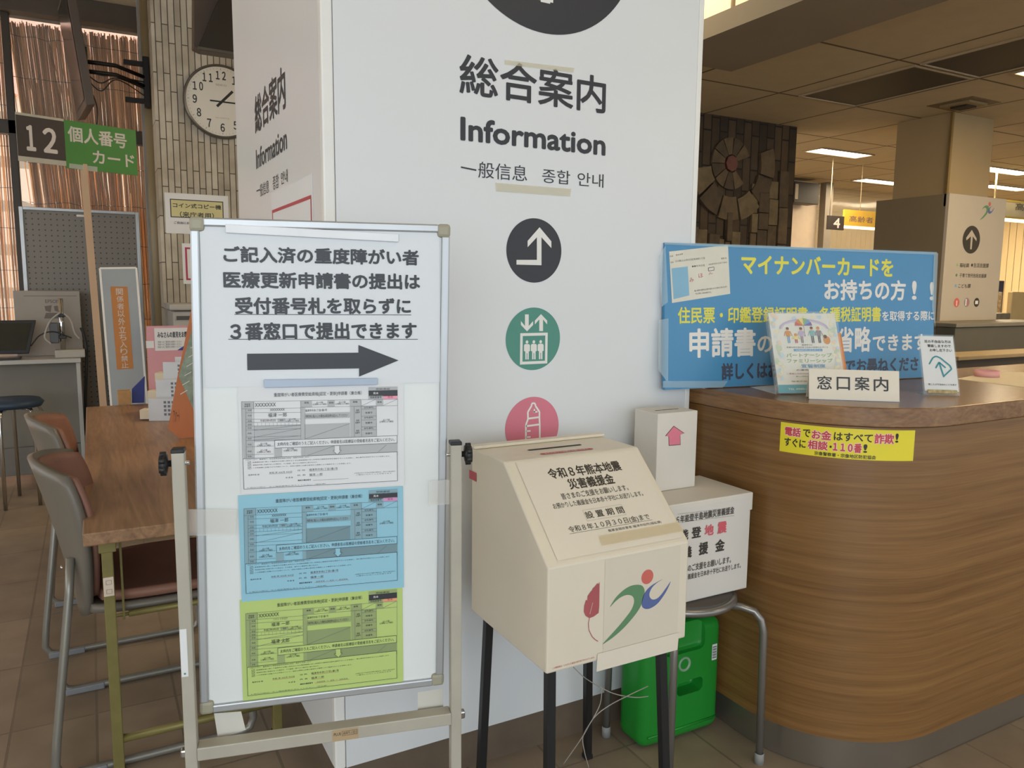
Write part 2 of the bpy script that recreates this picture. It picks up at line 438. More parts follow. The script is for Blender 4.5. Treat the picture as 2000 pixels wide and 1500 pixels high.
# left cladding
s = Sheet((PXL, PYB, 0), -Y, Z)
s.box((PXL, PYF+0.028, ZP), (PXL+0.011, PYB, ZL-0.002), WPANEL)
s.tp('総合案内', (497, 190), (558.5, 211), INK, 0.018)
s.tp('Information', (500, 293), (561, 291), INK, 0.02)
s.P([s.uv(501.5, 372), s.uv(508.5, 369), s.uv(508.5, 371.5), s.uv(501.5, 374.5)], INK, 2)
s.tp('般信息', (508, 360), (526, 376), INK); s.tp('종합', (533, 345), (545, 366), INK); s.tp('안내', (549, 337), (562.5, 355), INK)
s.build('side_panel', info)
# white corner profile and far edges
b = MB(); b.box((PXL-0.001, PYF-0.001, ZP), (PXL+0.027, PYF+0.027, ZL-0.003), WTRIM, 0.004); b.build('corner_profile', info)
b = MB(); b.box((PXR-0.019, PYF-0.001, ZP), (PXR, PYF+0.027, ZL-0.003), WTRIM, 0.003); b.build('corner_profile', info)
b = MB(); b.box((PXR-0.011, PYF+0.028, ZP), (PXR, PYB, ZL-0.002), WPANEL); b.build('side_panel', info)
b = MB(); b.box((PXL+0.012, PYB-0.011, ZP), (PXR-0.012, PYB, ZL-0.002), WPANEL); b.build('back_panel', info)
# notice on its left side
RED = mat('red_print', '#b8414b', 0.5, var=0.03)
s = Sheet((PXL-0.0012, PYB, 0), -Y, Z, base=0.0004)
a, c = s.uv(529, 378), s.uv(610, 357)
s.slabrect(a.x, a.y-0.36, c.x, a.y, 0.0008, PAPER)
i0 = s.uv(531, 411); s.frame(a.x+0.012, a.y-0.34, c.x-0.012, i0.y, 0.009, RED)
tag(s.build('notice_sheet'), 'white paper notice with a thin red border on the left face of the white pillar', 'notice')

# ------------------------------------------------------------------ window wall on the left
WN = 6.95
def win_bar(name, x0, x1, z0, z1, d=0.09, y=WN, m=WINF):
    b = MB(); b.box((x0, y-d/2, z0), (x1, y+d/2, z1), m, 0.004); return struct(b.build(name))
zt = PX(140, 45, y=WN).z
win_bar('window_1', -3.6, xl+0.03, zt, ZL, 0.2, m=DARKB)
zr = PX(140, 265, y=WN).z
win_bar('window_2', -3.6, xl+0.03, zr-0.03, zr+0.07)
for k, (p0, p1) in enumerate([(6, 22), (272, 280)]):
    xa, xb = PX(p0, 100, y=WN).x, PX(p1, 100, y=WN).x
    win_bar('window_%d' % (3+k), xa, xb, 0, zt)
win_bar('window_5', -1.75, -1.68, 0, zt)
GLASS = clear('window_glass', '#ffffff', 0.06, 0.02)
for k, (xa, xb, za, zb) in enumerate([(-3.6, -0.46, 0, zt), (-0.46, xl+0.02, 0, zr-0.03), (-0.46, xl+0.02, zr+0.07, zt)]):
    b = MB(); b.box((xa, WN+0.01, za), (xb, WN+0.016, zb), GLASS); struct(b.build('window_%d' % (6+k)))
# exterior seen through the gaps
b = MB(); b.box((-8, 13.0, -0.3), (6, 13.3, 3.9), bricks('facade', '#b8b0a6', '#c3bbb0', '#8d857a', 2.2, 0.6, 0.08, (0, 2), 0, (0, 0), 0.8, 0))
b.box((-8, 12.9, 3.9), (6, 13.3, 5.6), mat('facade_red', '#c9a49a', 0.8))
tag(b.build('building'), 'pale and reddish building outside behind the bamboo blind', 'building')
b = MB(); b.box((-4, 7.06, 3.46), (2.0, 7.5, 3.56), DARKB); struct(b.build('eave_sun_block'))  # unseen eave slab added to stop sun entering above the blind
b = MB(); b.box((-9, 7.1, -0.3), (7, 13.0, -0.12), mat('outdoor_paving', '#b5ada0', 0.9)); struct(b.build('ground'))

# bamboo blinds hung outside the glass
REED = []
for k, h in enumerate(('#d2ac80', '#bd9366', '#e0c299', '#ab8358', '#c9a074')):
    m, nt, bs = nodes_of('reed_%d' % k); bs.inputs['Base Color'].default_value = lin(h)+[1]; bs.inputs['Roughness'].default_value = 0.6
    tr = nt.nodes.new('ShaderNodeBsdfTranslucent'); tr.inputs['Color'].default_value = lin(h)+[1]
    mx = nt.nodes.new('ShaderNodeMixShader'); mx.inputs[0].default_value = 0.55
    nt.links.new(bs.outputs[0], mx.inputs[1]); nt.links.new(tr.outputs[0], mx.inputs[2])
    nt.links.new(mx.outputs[0], nt.nodes['Material Output'].inputs['Surface']); REED.append(m)
def blind(xa, xb, ztop, zbot, y, n, label, lean):
    bl = thing('bamboo_blind', label, 'blind', ((xa+xb)/2, y, 0))
    b = MB(); zm = zbot
    for i in range(n):
        f = (i+random.uniform(-.45, .45))/n; x = xa+(xb-xa)*f
        w = random.uniform(.003, .0052); ln = lean*(1-f)+random.uniform(-.02, .035)
        z1 = ztop-random.uniform(0, .05) if random.random() < .9 else ztop-random.uniform(.1, .8)
        z0 = zbot if random.random() < .8 else random.uniform(zbot, ztop-1.0)
        m = REED[random.randrange(5)]
        yy = y+random.uniform(-.012, .012); pts = []
        for t_ in (0, .33, .66, 1): pts.append((x+ln*(1-t_)+random.uniform(-.006, .006), yy, z0+(z1-z0)*t_))
        b.tube(pts, w, m, 5, False)
    o = b.build('reeds', bl); o['kind'] = 'stuff'
    b = MB(); z = ztop-0.12
    while z > zbot:
        b.tube([(xa+(xb-xa)*j/12, y-.014, z+random.uniform(-.012, .012)) for j in range(13)], 0.0022, WINF, 5)
        z -= 0.31
    b.build('binding_cord', bl)
xm = PX(14, 100, y=WN).x
blind(PX(20, 100, y=7.2).x+0.0, xl+0.10, PX(140, 55, y=7.25).z, -0.118, 7.25, 330, 'bamboo reed blind glowing orange behind the sign 12', 0.22)
blind(-3.6, xm-0.03, PX(140, 55, y=7.25).z+0.1, -0.118, 7.25, 420, 'bamboo reed blind in the next window, cut by the left edge of the photo', 0.1)

# pipe and rails beside the stone wall
b = MB(); px_ = PX(291, 200, y=6.3).x
b.tube([(px_, 6.3, 0.0), (px_, 6.3, ZL)], 0.034, mat('beige_pipe', '#8e8062', 0.45)); tag(b.build('drain_pipe'), 'beige vertical pipe between window and stone wall', 'pipe')
b = MB(); px_ = PX(281, 200, y=6.6).x
b.box((px_-0.02, 6.58, 0), (px_+0.02, 6.64, ZL), mat('grey_rail', '#8b8a85', 0.4), 0.004); tag(b.build('wall_rail'), 'thin grey vertical rail between the window frame and the pipe', 'rail')

# ------------------------------------------------------------------ right hand shell
# hanging beam above the counter
A0 = PX(1380, 75, z=2.60); A1 = PX(1428, 140, z=2.60)
b = MB(); b.box((A0.x, -3.0, 2.60), (A1.x, A1.y, 2.698), mat('grey_beam', '#857c6c', 0.7, var=0.05, scale=2)); struct(b.build('trim_1'))
# bulkhead on the far side of the bright recess
b = MB(); b.box((PXR+.3, 4.85, ZC), (3.2, 4.95, ZL), mat('grey_bulkhead', '#8d8674', 0.8)); struct(b.build('trim_2'))
# dark relief wall
MY = PX(1557, 248, z=ZC).y; MX = PX(1557, 248, z=ZC).x
b = MB(); b.box((2.0, MY, -0.01), (MX, MY+0.3, ZC-0.001), MOSAIC); struct(b.build('wall_relief'))
RL = [mat('relief_stone_%d' % i, h, 0.75, var=0.25, scale=14, bump=0.6) for i, h in enumerate(('#5b4a32', '#4a3b27', '#66563a', '#50402a'))]
rel = thing('wall_relief_art', 'brown stone relief with a ring around a red disc on the dark wall', 'relief', (4.7, MY, 1.9))
s = Sheet((0, MY, 0), X, Z, base=0.0)
rc = s.uv(1425, 320); sc_ = (s.uv(1480, 320)-rc).length/55.0
def seg(a0, a1, r0, r1, m, th, bb):
    n = 8; pts = []
    for i in range(n+1):
        a = math.radians(a0+(a1-a0)*i/n); pts.append((rc.x+r1*math.cos(a), MY, rc.y+r1*math.sin(a)))
    for i in range(n, -1, -1):
        a = math.radians(a0+(a1-a0)*i/n); pts.append((rc.x+r0*math.cos(a), MY, rc.y+r0*math.sin(a)))
    bb.prism(pts, (0, -th, 0), m)
bb = MB()
for i in range(9): seg(20+i*33, 50+i*33, .07, .20, RL[i % 2], .02, bb)
for i in range(6): seg(190+i*32, 219+i*32, .22+.02*i, .42+.01*i, RL[2-i % 3], .028, bb)
bb.build('ring_stones', rel)
bb = MB(); seg(0, 359, 0.0, .062, mat('red_stone', '#5e3326', 0.6, var=.2), .03, bb); bb.build('red_disc', rel)
bb = MB(); rnd = random.Random(3); x = rc.x-.5
while x < rc.x+.55:
    w = rnd.uniform(.06, .12); z = rc.y-.35-rnd.uniform(.0, .3); z += .35 if x > rc.x+.2 else 0
    while z > .9:
        h = rnd.uniform(.12, .32); bb.box((x+.004, MY-rnd.uniform(.012, .04), z-h+.004), (x+w-.004, MY, z), RL[rnd.randrange(4)], .004, seg=1); z -= h
    x += w
o = bb.build('relief_stones', rel)
# square column with sign cladding
CX0, CX1, CY0, CY1 = 5.80, 6.33, 3.74, 4.20
COLM = mat('tan_column', '#a08a64', 0.7, var=0.04, scale=4)
b = MB(); b.box((CX0, CY0, -0.01), (CX1, CY1, ZC-.001), COLM); struct(b.build('wall_column'))
b = MB(); b.box((CX0-.012, CY0-.006, 2.0), (CX0+.012, CY0+.012, ZC-.002), mat('brass_edge', '#8c7446', 0.4, .5)); struct(b.build('trim_3'))
# far office walls
b = MB(); b.box((MX+.02, 7.0, -.01), (8.2, 7.1, ZC-.001), mat('white_office_wall', '#d9c7b0', 0.8)); struct(b.build('wall_office'))
b = MB(); b.box((PX(1603, 380, y=6.98).x, 6.9, 0), (PX(1612, 380, y=6.98).x+.05, 6.99, ZC-.002), mat('grey_post', '#8b8375', .6)); struct(b.build('trim_4'))
# ------------------------------------------------------------------ whiteboard on its stand
WBASE = mat('cream_enamel', '#aeaa9c', 0.4, var=0.06, scale=14)
WB = mat('whiteboard_enamel', '#dfe4e3', 0.13, var=0.01)
GREYP = mat('grey_corner_plastic', '#a09c88', 0.5)
BO = Vector((0.164, 1.523, 1.478)); BD = (Vector((0.625, 1.412, 1.477))-BO).normalized(); BD.z = 0; BD.normalize()
BU = (BO-Vector((0.145, 1.516, 0.535))).normalized()
BW, BH = 0.474, 0.943
BN = BD.cross(BU).normalized()
bl = BO-BU*BH
def bmat(o=bl): return Matrix.Translation(o) @ Matrix((BD, BU, BN)).transposed().to_4x4()   # x right, y up, z to viewer
BM = bmat()
board = thing('whiteboard_stand', 'portrait whiteboard in an aluminium frame on a cream steel stand', 'whiteboard', tuple(Vector((bl.x+.23, bl.y-.05, 0))))
b = MB(); b.box((.012, .012, -.012), (BW-.012, BH-.012, -.001), WB, 0, BM); b.build('board_face', board)
b = MB()
b.box((0, .022, -.016), (.016, BH-.022, .006), ALU, .003, BM); b.box((BW-.016, .022, -.016), (BW, BH-.022, .006), ALU, .003, BM)
b.box((.022, BH-.016, -.016), (BW-.022, BH, .006), ALU, .003, BM); b.box((.022, 0, -.016), (BW-.022, .016, .006), ALU, .003, BM)
b.build('board_frame', board)
for x in (0, BW-.024):
    for y in (0, BH-.024):
        b = MB(); b.box((x-.001, y-.001, -.017), (x+.025, y+.025, .0075), GREYP, .006, BM); b.build('corner_cap', board)
# posts stand just outside and behind the frame
def bpt(x, z, d=0.0):
    p = bl+BD*x-BN*d; return Vector((p.x, p.y, z))
MD = Matrix((Vector((BD.x, BD.y, 0)), Vector((-BD.y, BD.x, 0)), Z)).transposed().to_4x4()
lp, rp = PX(364, 900, y=1.50), PX(892, 880, y=1.385)
for side, p, pb in ((-1, lp, PX(376, 1490, y=1.50)), (1, rp, PX(889, 1490, y=1.385))):
    zt_ = p.z+.01 if side < 0 else PX(892, 866, y=1.385).z
    if side < 0: zt_ = PX(364, 880, y=1.50).z
    M_ = Matrix.Translation((pb.x, p.y, 0)) @ MD
    b = MB(); b.box((-.011, -.013, .05), (.011, .013, zt_), WBASE, .002, M_); post = b.build('post', board)
    b = MB(); b.box((-.0115, -.0135, zt_-.002), (.0115, .0135, zt_+.006), BLACKP, .002, M_); b.build('post_cap', board)
    # star knob
    b = MB(); ax = Vector((BD.x, BD.y, 0))*side; kc = Vector((pb.x, p.y, zt_-.022))+ax*.012
    b.lathe(kc, [(0, 0), (.006, 0), (.006, .006), (.017, .008), (.019, .013), (.017, .02), (0, .022)], BLACKP, 16, ax)
    for j in range(6):
        a = j*math.pi/3; u = Z*math.cos(a)+ax.cross(Z)*math.sin(a); b.tube([kc+ax*.009+u*.016, kc+ax*.019+u*.016], .0065, BLACKP, 8)
    b.tube([kc-ax*.03, kc], .004, CHROME, 8); b.build('knob', board)
    # foot bar with casters
    b = MB(); b.box((-.014, -.24, .035), (.014, .24, .062), WBASE, .003, M_); b.build('foot_bar', board)
    for yy in (-.2, .2):
        b = MB(); c0 = M_ @ Vector((0, yy, .018)); b.lathe(c0-ax*.008, [(0, 0), (.018, 0), (.018, .016), (0, .016)], BLACKP, 16, ax)
        b.box((-.006, yy-.006, .016), (.006, yy+.006, .036), CHROME, 0, M_); b.build('caster', board)
    if side < 0: LPX = (pb.x, p.y)
    else: RPX = (pb.x, p.y)
L0, R0 = Vector((LPX[0], LPX[1], 0)), Vector((RPX[0], RPX[1], 0))
zr0 = (PX(390, 1444, y=LPX[1]).z+PX(880, 1393, y=RPX[1]).z)/2
rd = (R0-L0); rl = rd.length; rd.normalize()
RM = Matrix.Translation(L0) @ Matrix((rd, Z.cross(rd), Z)).transposed().to_4x4()
b = MB(); b.box((.011, -.016, zr0-.026), (rl-.011, .016, zr0), WBASE, .002, RM); b.build('cross_rail', board)
for x in (-.02, rl+.006):
    b = MB(); b.box((x, -.008, zr0-.021), (x+.014, .008, zr0-.005), CHROME, .003, RM); b.build('rail_bolt', board)
LBL = mat('kraft_label', '#b39b78', 0.6)
s = Sheet(RM @ Vector((rl*.5, -.0162, zr0-.026)), rd, Z, base=.0004)
s.rect(.005, .001, .056, .025, LBL, 0); s.text('PLUS', .008, .013, .022, .019, INK, .01, 1); s.frame(.024, .011, .054, .021, .0006, INK, 1)
s.text('AWY-1321', .026, .013, .052, .019, INK, .0, 2); s.build('maker_label', board)
s = Sheet(Vector((LPX[0], LPX[1], 0))+MD.to_3x3() @ Vector((0, -.0132, 0)), rd, Z, base=.0003)
za, zb = PX(366, 1222, y=LPX[1]).z, PX(366, 1315, y=LPX[1]).z
s.rect(-.010, zb, .002, za, PAPER, 0); s.ell((-.004, zb+.006), .002, .002, TEAL, 1, 14); s.build('inventory_sticker', board)

# ---- sheets on the board
def bsheet(off, base=.0006): return Sheet(bl+BN*off, BD, BU, base=base)
POSTW = mat('poster_paper', '#dadfe3', 0.5, var=0.01, scale=3)
s = bsheet(.0015)
a, c = s.uv(388, 440), s.uv(860, 755)
s.slabrect(a.x+.001, s.uv(402, 757).y, c.x, a.y, .001, POSTW)
for tx, tl, br in (('ご記入済の重度障がい者', (435.5, 480), (818, 518.7)), ('医療更新申請書の提出は', (435.5, 529.5), (820.5, 566)),
                   ('受付番号札を取らずに', (458, 580), (802.5, 613.7)), ('３番窓口で提出できます', (448.7, 629.5), (813.7, 662))):
    s.tp(tx, tl, br, INK, .035)
s.line(s.uv(458, 614), s.uv(803, 615), .0011, INK, 3); s.line(s.uv(446, 662.5), s.uv(816, 662.5), .0011, INK, 3)
s.Pp([(380+x/4, 420+y/4) for x, y in [(410, 1083), (1280, 1075), (1280, 1015), (1593, 1135), (1285, 1262), (1285, 1198), (413, 1212)]], INK, 2)
tag(s.build('poster'), 'large white poster with bold Japanese lettering and a black arrow on the whiteboard', 'poster')

def form(dpx, paper, cell, pinkc, label, fields, top, bot):
    """application form drawn from the first one, shifted by a board vector"""
    s = bsheet(.0008 if dpx == 0 else .0012 if dpx == 1 else .0006)
    base = s.uv(534.5, 770.3); sh = [Vector((0, 0)), s.uv(538, 977.4)-base, s.uv(540.6, 1180.7)-base][dpx]
    f = lambda x, y: s.uv(460+x/5.77, 740+y/5.77)+sh
    def R(x0, y0, x1, y1, m, l=1):
        a, c = f(x0, y0), f(x1, y1); return s.rect(a.x, c.y, c.x, a.y, m, l)
    def LN(x0, y0, x1, y1, t=.00045, l=3): s.line(f(x0, y0), f(x1, y1), t, LIN, l)
    def TX(tx, x0, y0, x1, y1, m=None, bold=.0, l=4):
        a, c = f(x0, y0), f(x1, y1); s.text(tx, a.x, c.y, c.x, a.y, m or INK, bold, l)
    LIN = mat('form_line', '#5a6068', .6)
    a = s.uv(*top[0]); c = s.uv(*top[1]); d = s.uv(*bot)
    s.slabrect(a.x, d.y, c.x, a.y, .0004, paper)
    # axis aligned cells in board space, from first form's own measures
    x0, x1 = f(70, 560).x, f(1828, 500).x; yT = f(70, 255).y
    TX('重度障がい者医療費受給資格[認定・更新]申請書（兼合帳）', 432, 158, 1422, 182)
    R(1497, 92, 1826, 132, cell); R(1499, 132, 1826, 190, INK, 1); TX('見本', 1550, 148, 1610, 172, WPRINT, .01)
    R(1497, 190, 1662, 228, cell); R(1662, 186, 1826, 226, pinkc); TX('見本', 1712, 192, 1775, 214, RED); TX('受給者番号', 1515, 197, 1645, 218)
    TX('受給者証', 1580, 104, 1740, 120)
    # grey label columns
    R(68, 258, 205, 335, cell); TX('受給者', 102, 276, 168, 293); TX('証番号', 100, 298, 168, 316)
    R(70, 337, 205, 895, cell); R(735, 246, 862, 318, cell); R(738, 318, 780, 672, cell)
    R(1035, 240, 1118, 312, cell); R(1288, 232, 1414, 306, cell); R(1582, 228, 1663, 302, cell)
    R(1292, 308, 1586, 650, cell); R(782, 388, 1288, 436, cell); TX('市町村に転入した場合は前住所も記入してください', 790, 404, 1262, 424)
    dk = mat(paper.name+'_shade', {0: '#a4a9ad', 1: '#73909a', 2: '#8a9a68'}[dpx], .6)
    R(782, 512, 1288, 676, dk if dpx else cell)
    if dpx == 0: R(205, 530, 735, 690, cell)
    R(435, 780, 525, 880, cell); R(740, 770, 780, 872, cell); R(782, 745, 1826, 862, dk if dpx else cell)
    for ya in (256, 337): LN(68, ya, 735, ya-10)
    for ya in (380, 455, 490, 532, 575, 655, 695): LN(116, ya, 735, ya-14 if ya > 500 else ya-4)
    for ya in (765, 855): LN(120, ya, 430, ya-10)
    LN(205, 258, 212, 890); LN(116, 340, 122, 892); LN(735, 246, 738, 672)
    for i in range(1, 12): LN(205+44*i, 492, 206+44*i, 530, .0003)
    LN(205, 578, 735, 520); LN(205, 658, 735, 556); LN(205, 690, 735, 640) if dpx == 0 else None
    LN(782, 676, 1288, 502); LN(1414, 305, 1580, 230); LN(1663, 300, 1826, 226); LN(815, 860, 1110, 755); LN(1605, 824, 1700, 742)
    LN(1586, 302, 1590, 648); LN(1826, 226, 1828, 640); LN(1414, 240, 1420, 650); LN(1336, 312, 1340, 650); LN(68, 256, 78, 896); LN(782, 318, 785, 676)
    LN(735, 246, 1826, 226); LN(740, 320, 1826, 300)
    for ya in (340, 420, 462, 540, 575): LN(1416, ya, 1586, ya-3)
    TX('XXXXXXX', 218, 272, 455, 308); TX(fields[0], 388, 336, 555, 356); TX(fields[1], 366, 385, 578, 425)
    TX('平成○年4月2日', 278, 458, 452, 478); R(474, 448, 562, 480, cell); TX('性別', 500, 456, 538, 474)
    if fields[2]: TX(fields[2], 366, 588, 578, 632)
    for cx_, cy_ in ((948, 275), (1202, 270), (1700, 470), (320, 738), (320, 812), (620, 796), (640, 462)):
        TX('記入不要', cx_-38, cy_-18, cx_+38, cy_-2); TX('(公簿等により確認)', cx_-78, cy_+2, cx_+78, cy_+20)
    TX('福津市中央1丁目1番1号', 785, 343, 1030, 363)
    for yy in (352, 412, 475, 515, 552, 612, 672, 738, 815, 872): TX('氏名', 140, yy-8, 180, yy+8)
    for yy in (365, 480, 595):
        TX('保険', 1358, yy-22, 1394, yy-4); TX('証番号', 1350, yy+2, 1402, yy+20)
    for yy in (322, 436, 555): TX('記号(番号)', 1450, yy-9, 1552, yy+9); TX('枝番号', 1462, yy+48, 1542, yy+66)
    for xx, yy in ((800, 272), (1078, 272), (1348, 262), (1622, 264)): TX('資格', xx-26, yy-14, xx+26, yy+6)
    # call-out box
    a, c = f(440, 690), f(1822, 735); yb0, yb1 = f(440, 780).y, f(440, 690).y
    s.rect(a.x, yb0, c.x, yb1, paper, 5); s.frame(a.x, yb0, c.x, yb1, .0007, INK, 6)
    s.text('太枠内をご確認のうえご記入ください。申請者名は医療証の受給者氏名をご記入ください。', f(470, 735).x, yb0+.0042, f(1790, 700).x, yb1-.0042, INK, .004, 7)
    ar = [f(1118, 752), f(1172, 752), f(1172, 802), f(1192, 800), f(1146, 850), f(1098, 804), f(1118, 804)]
    s.fillp(ar, paper, 8)
    for i in range(1, 6): s.line(ar[i], ar[i+1] if i < 6 else ar[0], .0005, INK, 9+.1*i)
    # thick framed consent box
    a, c = f(82, 895), f(1826, 1155); y1_, y0_ = f(82, 897).y, f(92, 1243).y
    s.rect(a.x, y0_, c.x, y1_, paper, 4.2); s.frame(a.x, y0_, c.x, y1_, .0008, INK, 5)
    H_ = y1_-y0_; W_ = c.x-a.x
    def B(tx, u0, u1, v, h=.036, m=None, bold=0): s.text(tx, a.x+W_*u0, y0_+H_*(v-h/2), a.x+W_*u1, y0_+H_*(v+h/2), m or INK, bold, 6)
    B('上記のとおり、重度障がい者医療費受給資格の認定・更新を申請します。', .015, .42, .955)
    B('医療費助成に関して福津市が必要と認めるときは関係機関に対し所得及び課税状況等を確認することを承諾し、個人番号を利用することに同意します。', .06, .95, .865)
    B('保険給付等に変更があった場合は、その都度、速やかに福津市に届け出ます。', .06, .47, .775)
    B('この申請書に記載された内容について、認定の更新に必要な事項を公簿等により確認することを承諾します。', .06, .69, .685)
    for v in (.865, .775, .685):
        s.frame(a.x+W_*.03, y0_+H_*(v-.035), a.x+W_*.05, y0_+H_*(v+.035), .0004, INK, 6); s.text('✓', a.x+W_*.033, y0_+H_*(v-.02), a.x+W_*.047, y0_+H_*(v+.03), INK, 0, 7)
    B('福津市長 様', .03, .10, .46, .05); B('令和 年 XX月 XX日', .16, .305, .5, .055); B('申 請 者', .265, .31, .31, .05); B('住 所', .34, .39, .53, .05); B('氏 名', .34, .39, .37, .05)
    B('福津市中央1丁目1番1号', .415, .6, .535, .075); B('福津 一郎', .415, .50, .37, .075); B('連絡先電話番号', .34, .425, .2, .05, None, .015)
    for u0, u1, v in ((.16, .305, .46), (.415, .6, .485), (.415, .5, .32), (.44, .67, .175)): s.line((a.x+W_*u0, y0_+H_*v), (a.x+W_*u1, y0_+H_*v), .0004, RED if dpx else INK, 7)
    if dpx: B('XXXX － XX － XXXX', .45, .66, .205, .05, LIN)
    B('※手続きをする方が代理の場合は、窓口で身分証を', .71, .985, .34, .035); B('ご提示いただくことがあります', .72, .96, .28, .035)
    B('※ 提出の際は、本人確認書類を添えてください（福祉課）', .02, .52, .045, .028)
    tag(s.build('application_form'), label, 'form', 'sample application forms on the whiteboard')
GR = mat('form_grey_cell', '#b2b5b7', .6, var=.01)
PK = mat('form_pink', '#e89db4', .6); OR = mat('form_orange', '#e0a07c', .6); PK2 = mat('form_lilac', '#cf9ac6', .6)
FW = mat('form_white_paper', '#dcdee0', .55, var=.01); FB = mat('form_blue_paper', '#8fc3d6', .55, var=.01); FG = mat('form_green_paper', '#b5cc78', .55, var=.01)
GB = mat('form_bluegrey_cell', '#84a6b2', .6, var=.01); GG = mat('form_greengrey_cell', '#95a56e', .6, var=.01)
form(2, FG, GG, OR, 'yellow-green sample application form, lowest of the three on the whiteboard', ('フクツ イチロウ', '福津 一郎', '福津 太郎'), ((468, 1172), (786, 1150)), (472, 1374))
form(0, FW, GR, PK, 'white sample application form under the blue-grey magnet bar, topmost of the three', ('XXXXXXX', '福津 一郎', ''), ((464, 752), (788, 752)), (472, 965))
form(1, FB, GB, PK2, 'light blue sample application form between the white and the green one', ('XXXXXXX', '福津 一郎', ''), ((465, 968), (787, 954)), (470, 1176))

def magnet(pts, m, label):
    s = bsheet(.0026); u = [s.uv(*p) for p in pts]
    o = s.O
    s.prism([o+s.U*p.x+s.V*p.y for p in u], BN*.006, m, .0012)
    tag(s.build('magnet_bar'), label, 'magnet', 'magnet bars on the whiteboard')
magnet([(441, 455), (778, 473), (778, 457.5), (440.5, 438)], mat('white_magnet', '#e3e7ec', .4), 'long white magnet bar along the top of the arrow poster')
magnet([(516, 757), (737, 751), (737, 738), (515, 741)], mat('bluegrey_magnet', '#a9b8cc', .4), 'blue-grey magnet bar below the black arrow')
TAPE = clear('milky_tape', '#e4e2dc', .42, .35); RAG = mat('old_paper_tag', '#cfccc2', .7)
def tape(pts, m, label, off, name='tape_strip'):
    s = bsheet(off); s.P([s.uv(*p) for p in pts], m)
    tag(s.build(name), label, 'tape', 'tape strips on the whiteboard')
tape([(357, 994), (462, 996), (460, 1046), (357, 1046)], TAPE, 'clear tape strip across the left post and whiteboard edge', .014)
tape([(838, 940), (902, 934), (902, 982), (838, 988)], TAPE, 'clear tape strip across the right post and whiteboard edge', .014)
tape([(418, 1393), (471, 1389), (480, 1425), (426, 1443)], RAG, 'pale paper strap hanging under the left corner of the whiteboard', -.010, 'paper_strap')
tape([(816, 1352), (864, 1344), (866, 1385), (816, 1390)], RAG, 'pale paper strap hanging under the right corner of the whiteboard', -.010, 'paper_strap')
# ------------------------------------------------------------------ donation box on black legs
CREAM = mat('cream_metal', '#dcd3c0', 0.38, var=0.02, scale=5)
BXW, BX, BY, BZ, BD_, BHF, BHT, BDT = .38, .806, 1.32, .546, .370, .234, .418, .169
dbox = thing('donation_box', 'large cream sloping donation box with an emblem on black legs', 'donation box', (BX+BXW/2, BY+BD_/2, 0))
prof = [(BX, BY, BZ), (BX, BY, BZ+BHF), (BX, BY+BD_-BDT, BZ+BHT), (BX, BY+BD_, BZ+BHT), (BX, BY+BD_, BZ)]
b = MB(); b.prism(prof, (BXW, 0, 0), CREAM, .004); b.build('body', dbox)
b = MB(); b.box((BX-.003, BY+BD_-.022, BZ+BHT+.0005), (BX+BXW+.003, BY+BD_+.006, BZ+BHT+.008), CREAM, .002); b.build('hinge_flange', dbox)
s = Sheet((BX, BY+BD_-BDT, BZ+BHT), X, Y, base=.0008)
DARK = mat('dark_slot', '#201d1a', .8)
a, c = s.uv(1032, 880), s.uv(1135, 869)
s.rect(a.x, a.y-.004, c.x, a.y+.006, DARK); s.build('coin_slot', dbox)
s = Sheet((BX, BY+BD_-BDT, BZ+BHT), X, Y, base=.0006)
a, c = s.uv(1054, 887), s.uv(1159, 877); RL_ = mat('red_label', '#c25650', .5, var=.02)
yy = (a.y+c.y)/2; s.rect(a.x+.008, yy-.008, c.x-.008, yy+.008, RL_)
for xx in (a.x+.008, c.x-.008): s.ell((xx, yy), .008, .008, RL_, .9, 20)
s.text('あたたかいご支援をお願いします', a.x+.012, yy-.005, c.x-.012, yy+.005, WPRINT, .01); o = s.build('red_label', dbox); o['label'] = 'red oval label below the slot'
# sloping laminated notice
sl = (Vector((BX, BY+BD_-BDT, BZ+BHT))-Vector((BX, BY, BZ+BHF)))
LAM = mat('laminated_notice', '#ded6c6', .25, var=.01)
s = Sheet((BX, BY, BZ+BHF), X, sl, base=.0016)
ND = mat('notice_ink', '#37322c', .5)
L_ = sl.length
s.rect(.028, .012, BXW-.014, L_-.008, LAM, 0)
z4 = lambda x, y: (1020+x/5.882, 860+y/5.882)
for tx, tl, br, bo in (('令和８年熊本地震', (265, 335), (1150, 350), .022), ('災害義援金', (497, 452), (1075, 502), .024),
                       ('皆さまのご支援をお願いします。', (432, 617), (1225, 578), .008), ('お預かりした義援金を日本赤十字社にお送りします。', (335, 733), (1392, 642), .006),
                       ('設 置 期 間', (703, 828), (1178, 838), .014), ('令和８年１０月３０日(金)まで', (512, 998), (1475, 920), .008),
                       ('義援金箱設置者 福津市役所(福祉課)', (975, 1030), (1600, 958), .0)):
    s.tp(tx, z4(*tl), z4(*br), ND, bo)
s.line(s.uv(*z4(537, 1082)), s.uv(*z4(1490, 918)), .0007, ND, 3)
a, c = s.uv(*z4(685, 810)), s.uv(*z4(1192, 860)); s.frame(a.x, c.y, c.x, a.y, .0005, mat('thin_grey', '#9a9388', .6), 3)
o = s.build('notice_sheet', dbox); o['label'] = 'laminated notice with black Japanese lettering'
s = Sheet((BX, BY, BZ+BHF), X, sl, base=.0032)
TAPEY = clear('yellow_tape', '#d9c79c', .45, .35)
s.P([s.uv(*z4(868, 1108)), s.uv(*z4(905, 1222)), s.uv(*z4(1850, 1052)), s.uv(*z4(1788, 945))][::1], TAPEY); s.build('tape_strip', dbox)
